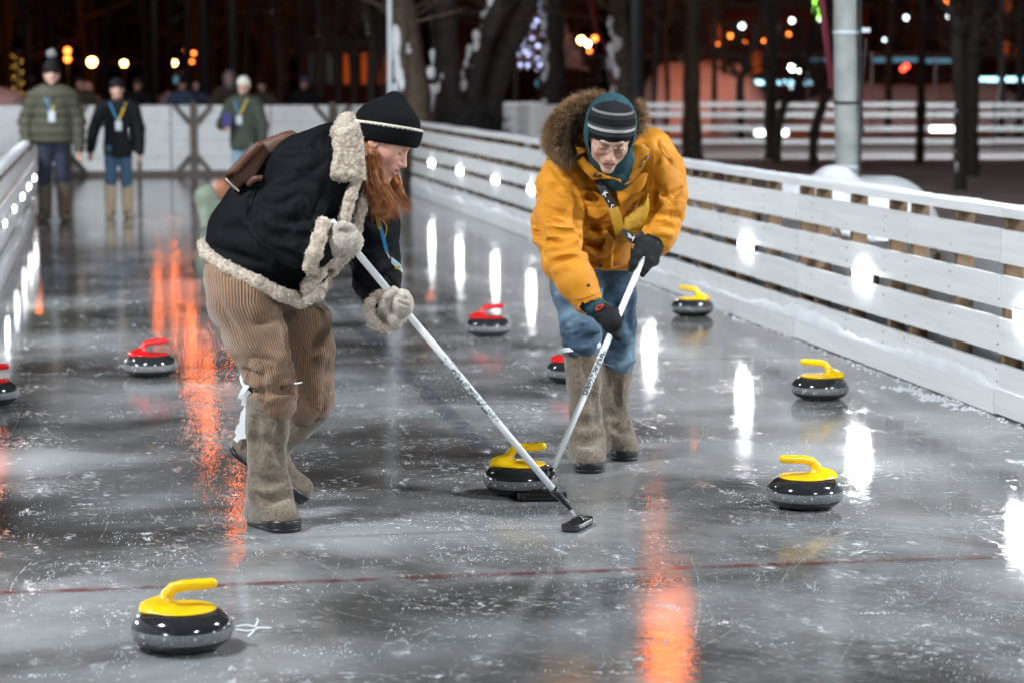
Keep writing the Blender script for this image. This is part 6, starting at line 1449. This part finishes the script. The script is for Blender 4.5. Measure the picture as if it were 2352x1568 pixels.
tree('trunk leaning right out of the dark clump with a long snow streak', 35.5, [(1062, 470), (1072, 280), (1100, 130), (1150, 0)], [60, 56, 46, 42], 'bark', 2, ((.10, .34, -1),), 3)
tree('black trunk leaning far right out of the dark clump', 36, [(1100, 470), (1118, 290), (1150, 150), (1212, 0)], [66, 60, 54, 50], 'bark', 2, (), 4)
tree('dark straight trunk with a snowy edge left of the fur hood', 46, [(1278, 400), (1276, 250), (1275, 120), (1272, 0)], [52, 48, 44, 42], 'bark', 2, ((.06, .34, -1),), 5)
tree('brown trunk directly above the striped beanie', 40, [(1432, 400), (1428, 210), (1425, 100), (1420, 0)], [48, 46, 42, 40], 'bark_brown', 2, ((.10, .30, -1),), 6)
tree('dim brown trunk in front of the orange heap behind the man', 48, [(1590, 360), (1588, 235), (1590, 100), (1590, 0)], [46, 40, 34, 32], 'bark_brown', 2, (), 7)
tree('black trunk standing between two white fence lamps', 49, [(1770, 360), (1770, 240), (1771, 100), (1770, 0)], [26, 30, 28, 26], 'bark', 2, (), 8)
tree('thin black tree forking above the distant rail fence', 62, [(1702, 330), (1700, 200), (1706, 170), (1726, 110)], [18, 18, 14, 9], 'bark', 1, (), 9, h=4.5)
tree('slender bent trunk rising right of the black trunk', 47, [(1785, 330), (1800, 245), (1832, 205), (1850, 150), (1862, 90)], [20, 20, 18, 14, 10], 'bark', 1, (), 10, h=5)
tree('crooked black trunk just left of the grey pole', 44, [(1868, 385), (1870, 310), (1890, 240), (1908, 190), (1912, 120)], [20, 24, 22, 18, 14], 'bark', 1, (), 11, h=6)
tree('thin straight black trunk right of the grey pole', 46.5, [(2112, 370), (2116, 240), (2120, 120), (2126, 0)], [20, 16, 14, 13], 'bark', 2, (), 12)
tree('black trunk of the double tree, the nearer one, with snow clots', 35.5, [(2205, 430), (2206, 330), (2205, 220), (2200, 100), (2192, 0)], [28, 30, 34, 32, 30], 'bark', 2, ((.05, .09, -.6), (.16, .19, -.8)), 13)
tree('black trunk of the double tree, the farther thicker one', 40.5, [(2232, 375), (2232, 280), (2236, 120), (2250, 0)], [34, 34, 36, 34], 'bark', 3, (), 14)
tree('dark trunk behind the grey pole against the brown building', 70, [(2040, 280), (2042, 130), (2048, 60), (2050, 0)], [18, 18, 16, 16], 'bark', 2, (), 15)
for i, (x, d, w, sn) in enumerate(((640, 62, 14, 1), (690, 66, 16, 0), (730, 58, 20, 1), (772, 60, 16, 1), (808, 64, 18, 1), (848, 57, 20, 1), (876, 60, 12, 0), (1180, 64, 14, 0), (1500, 66, 13, 0), (1530, 70, 12, 0), (1660, 72, 14, 0), (1935, 66, 14, 0), (2300, 60, 16, 0), (2340, 66, 18, 0), (560, 75, 14, 0), (60, 80, 16, 0), (330, 85, 16, 0), (110, 90, 14, 0), (480, 82, 15, 0), (240, 95, 15, 0))):
    tree('thin dark trunk deep in the park, ' + ORD[i] + (' with snow plastered on it' if sn else ' of the bare row'), d, [(x, 300), (x + 3, 200), (x - 2 + (i % 3) * 4, 90), (x + (i % 5 - 2) * 7, 0)], [w, w, w * .85, w * .8], 'bark', 1, ((.05, .12, -1), (.18, .28, .3), (.32, .40, -.7)) if sn else (), 30 + i)
# pale light pole behind the woman's hat, dark lamp pole behind the man, slack cable
t = thing('light_pole', 'pale thin light pole rising behind the black beanie', 'pole', W(896, 300, 33.5)); a = W(896, 470, 33.5); a.z = 0; MB().tube([a, W(896, 150, 33.5), W(893, -400, 33.5)], [.042, .038, .03], 12).build('shaft', 'pale_metal', t, True); MB().tube([a, a + Vector((0, 0, .12))], .07, 12).build('base', 'pale_metal', t, True)
t = thing('slack_cable', 'thin dark purple cable sagging beside the brown trunk above the man', 'cable', W(1400, 200, 38)); MB().tube(spline([W(1345, -30, 38), W(1368, 60, 38), W(1398, 130, 38), W(1410, 210, 38), W(1412, 400, 38)], 20), .016, 6).build('wire', 'maroon', t)
# shrub at the foot of the clump
s = Shape(); c = W(1090, 300, 33.6); s.ell((c.x, 33.8, .55), (.42, .35, .62), None, 0); s.ell((c.x - .5, 34, .4), (.4, .35, .5), None, .1); V, F = s.mesh(.04, 1, frizz(.08, .12)); o = thing('shrub', 'dark leafless shrub heaped at the foot of the tree clump', 'shrub', (c.x, 33.8, 0)); N = vnormals(V, F); st = [[Vector(V[i]), Vector(V[i] + N[i] * .12 + np.array([0, 0, .05])), Vector(V[i] + N[i] * .22 + rng.normal(size=3) * .06)] for i in rng.integers(0, len(V), 900)]; mesh_obj('core', V, F, 'hedge', o); ribbons('twigs', st, .02, 'hedge', o)
# far wood closing the view: one mass of bare trunks and branches
mb = MB(); tw = []; rs = random.Random(11)
for i in range(420):
    d = rs.uniform(135, 230); x = rs.uniform(-400, 2750); p = W(x, 300, d); p.z = 0; H_ = rs.uniform(14, 26); top = p + Vector((rs.uniform(-1.5, 1.5), 0, H_)); mb.tube([p, p * .5 + top * .5 + Vector((rs.uniform(-.5, .5), 0, 0)), top], [rs.uniform(.15, .4), .14, .04], 5, False)
    for _ in range(34):
        q = p + (top - p) * rs.uniform(.08, 1); e = Vector((rs.uniform(-1, 1), rs.uniform(-.4, .4), rs.uniform(-.1, 1))).normalized() * rs.uniform(1.5, 5); tw.append([q, q + e * .5 + Vector((0, 0, rs.uniform(-.4, .3))), q + e])
o = mb.build('far_wood', 'far_wood'); o['kind'] = 'stuff'; tag(o, 'dark mass of bare woodland closing the view', 'woodland'); o2 = ribbons('far_branches', tw, .26, 'far_wood', o)
o2['kind'] = 'stuff'
# ================================================================== MARKS AND CRUMBS ON THE ICE
def ice_marks():
    rs = random.Random(21); V, F = [], []
    def ribbon(P, w):
        b = len(V); n = len(P)
        for i, p in enumerate(P):
            t = (P[min(i + 1, n - 1)] - P[max(i - 1, 0)]).normalized(); sd = Vector((-t.y, t.x, 0)); k = w * (.35 + .65 * math.sin(math.pi * (i + .5) / n)) * rs.uniform(.6, 1.2) / 2
            V.append(p - sd * k); V.append(p + sd * k)
        for i in range(n - 1): F.append((b + 2 * i, b + 2 * i + 1, b + 2 * i + 3, b + 2 * i + 2))
    z = .0015
    for i in range(900):                        # long shallow skate and broom scratches
        px, py = rs.uniform(-80, 2430), 480 + 1080 * rs.random() ** 1.2; p = G(px, py); a = rs.choice((rs.gauss(ANG + math.pi / 2, .35), rs.gauss(.3, .5), rs.uniform(0, 6.28), rs.gauss(2.55, .18))); L = rs.uniform(.15, 1.5) * (1 if rs.random() < .8 else 2); c = rs.gauss(0, .5); n = 14; P = []
        q = Vector((p.x, p.y, z + .0004 * rs.random()))
        for k in range(n): P.append(q.copy()); q = q + Vector((math.cos(a), math.sin(a), 0)) * L / n; a += c * L / n
        t0 = [r.dot(RN) for r in P]
        if min(t0) < TL + .08 or max(t0) > TR - .08: continue
        ribbon(P, rs.uniform(.0014, .0036))
    for i in range(11):                         # curls
        p = G(rs.choice((rs.uniform(-40, 400), rs.uniform(100, 2300))), rs.uniform(950, 1560)); R = rs.uniform(.10, .5); a0 = rs.uniform(0, 6.28); sp = rs.uniform(1.2, 3.6); P = [Vector((p.x + R * math.cos(a0 + sp * k / 20) * (1 + .02 * k), p.y + R * math.sin(a0 + sp * k / 20), z)) for k in range(21)]
        t0 = [r.dot(RN) for r in P]
        if min(t0) < TL + .08 or max(t0) > TR - .08: continue
        ribbon(P, rs.uniform(.0018, .0036))
    # a fan of scratches running down to the lower right corner
    for i in range(150):
        p = G(rs.uniform(1450, 2300), rs.uniform(1080, 1560)); a = rs.gauss(-.62, .10); L = rs.uniform(.3, 1.1); P = [Vector((p.x + math.cos(a) * L * k / 9, p.y + math.sin(a) * L * k / 9, z)) for k in range(10)]
        if max(r.dot(RN) for r in P) > TR - .08: continue
        ribbon(P, rs.uniform(.0014, .0034))
    o = mesh_obj('ice_scratches', np.array([tuple(v) for v in V]), np.array(F), 'scratch', None, False); o['kind'] = 'stuff'; tag(o, 'white scratches and curls cut into the ice', 'scratches')
def scratch_mat():
    m, nt, P = _nt('scratch'); L = nt.links.new; P.inputs['Base Color'].default_value = (.50, .52, .53, 1); P.inputs['Roughness'].default_value = .5
    tc = _n(nt, 'ShaderNodeTexCoord'); no = _n(nt, 'ShaderNodeTexNoise', i_Scale=30, i_Detail=4); L(tc.outputs['Object'], no.inputs['Vector']); mr = _n(nt, 'ShaderNodeMapRange'); L(no.outputs['Fac'], mr.inputs[0])
    for i, q in enumerate((.36, .66, 0.04, .72)): mr.inputs[i + 1].default_value = q
    L(mr.outputs[0], P.inputs['Alpha']); MATS['scratch'] = m
scratch_mat(); ice_marks()
def crumbs(name, label, spots, m, seed):
    rs = np.random.default_rng(seed); C = np.array(spots); n = len(C)
    base = np.array([(1, 0, 0), (0, 1, 0), (-1, 0, 0), (0, -1, 0), (0, 0, 1), (.7, .7, .5), (-.7, .6, .45), (-.6, -.7, .5), (.7, -.6, .4)], float)[:5]
    V = C[:, None, :3] + base[None] * C[:, None, 3:4] * rs.uniform(.5, 1.5, (n, 5, 3)) * np.array([1, 1, .7]); tri = np.array([(0, 1, 4), (1, 2, 4), (2, 3, 4), (3, 0, 4)])
    F = (np.arange(n)[:, None, None] * 5 + tri[None]).reshape(-1, 3); o = mesh_obj(name, V.reshape(-1, 3), F, m, None, True); o['kind'] = 'stuff'; tag(o, label, 'ice crumbs'); return o
sp = []; rs = random.Random(5)
for i in range(1000):
    px, py = rs.uniform(-60, 2420), 430 + 1140 * rs.random() ** .8; p = G(px, py)
    if TL + .1 < p.dot(RN) < TR - .08: sp.append((p.x, p.y, .0005, rs.uniform(.0006, .0017)))
for i in range(300):                                 # clusters of scraped snow
    c = G(rs.uniform(-40, 2400), 480 + 1080 * rs.random()); a = rs.choice((0.15, ANG + 1.57, rs.uniform(0, 3.1))); e = rs.uniform(.02, .16)
    for k in range(rs.randint(12, 60)):
        u, v = rs.gauss(0, e), rs.gauss(0, e * .28); p = Vector((c.x + u * math.cos(a) - v * math.sin(a), c.y + u * math.sin(a) + v * math.cos(a), 0))
        if TL + .1 < p.dot(RN) < TR - .08: sp.append((p.x, p.y, .001, rs.uniform(.0005, .0024)))
for i in range(700):                                # swept snow round the brooms and the stone
    c = G(rs.gauss(1180, 130), rs.gauss(1160, 50)); sp.append((c.x, c.y, .001, rs.uniform(.0006, .0020)))
crumbs('ice_crumbs', 'tiny white ice crumbs scattered over the rink', sp, 'frost', 3)
sp = []
for i in range(700):
    s_ = rs.uniform(9, 24); t_ = TR - .035 - abs(rs.gauss(0, .03)); p = RK(s_, t_); sp.append((p.x, p.y, .0, rs.uniform(.003, .010)))
for px, py in ((2080, 897), (2115, 905), (2135, 912), (2060, 893), (2148, 918), (2188, 930), (1902, 858), (2220, 940)):
    c = G(px / 1.0, py)
    for k in range(26): sp.append((c.x + rs.gauss(0, .035), c.y + rs.gauss(0, .03), 0, rs.uniform(.006, .018)))
crumbs('fence_snow', 'crumbled snow along the foot of the long slatted fence', sp, 'snow', 4)
# white plastic tie lost on the ice beside the nearest stone
c = G(572, 1440); tie = thing('lost_tie', 'knotted white plastic tie lying on the ice beside the closest curling stone', 'tie', (c.x, c.y, 0))
for i, P in enumerate(([G(542, 1437, .006), G(565, 1434, .010), G(588, 1438, .016)], [G(542, 1444, .006), G(568, 1447, .008), G(590, 1443, .014)], [G(586, 1436, .012), G(592, 1425, .022), G(590, 1418, .030)], [G(588, 1440, .012), G(604, 1440, .010), G(622, 1441, .006)], [G(586, 1444, .01), G(578, 1452, .008), G(570, 1460, .005)])): strip('strand', P, .0042, 'white_plastic', tie, .002, (0, -.5, 1))
for x, y in ((2112, 1236), (905, 1452)): pass
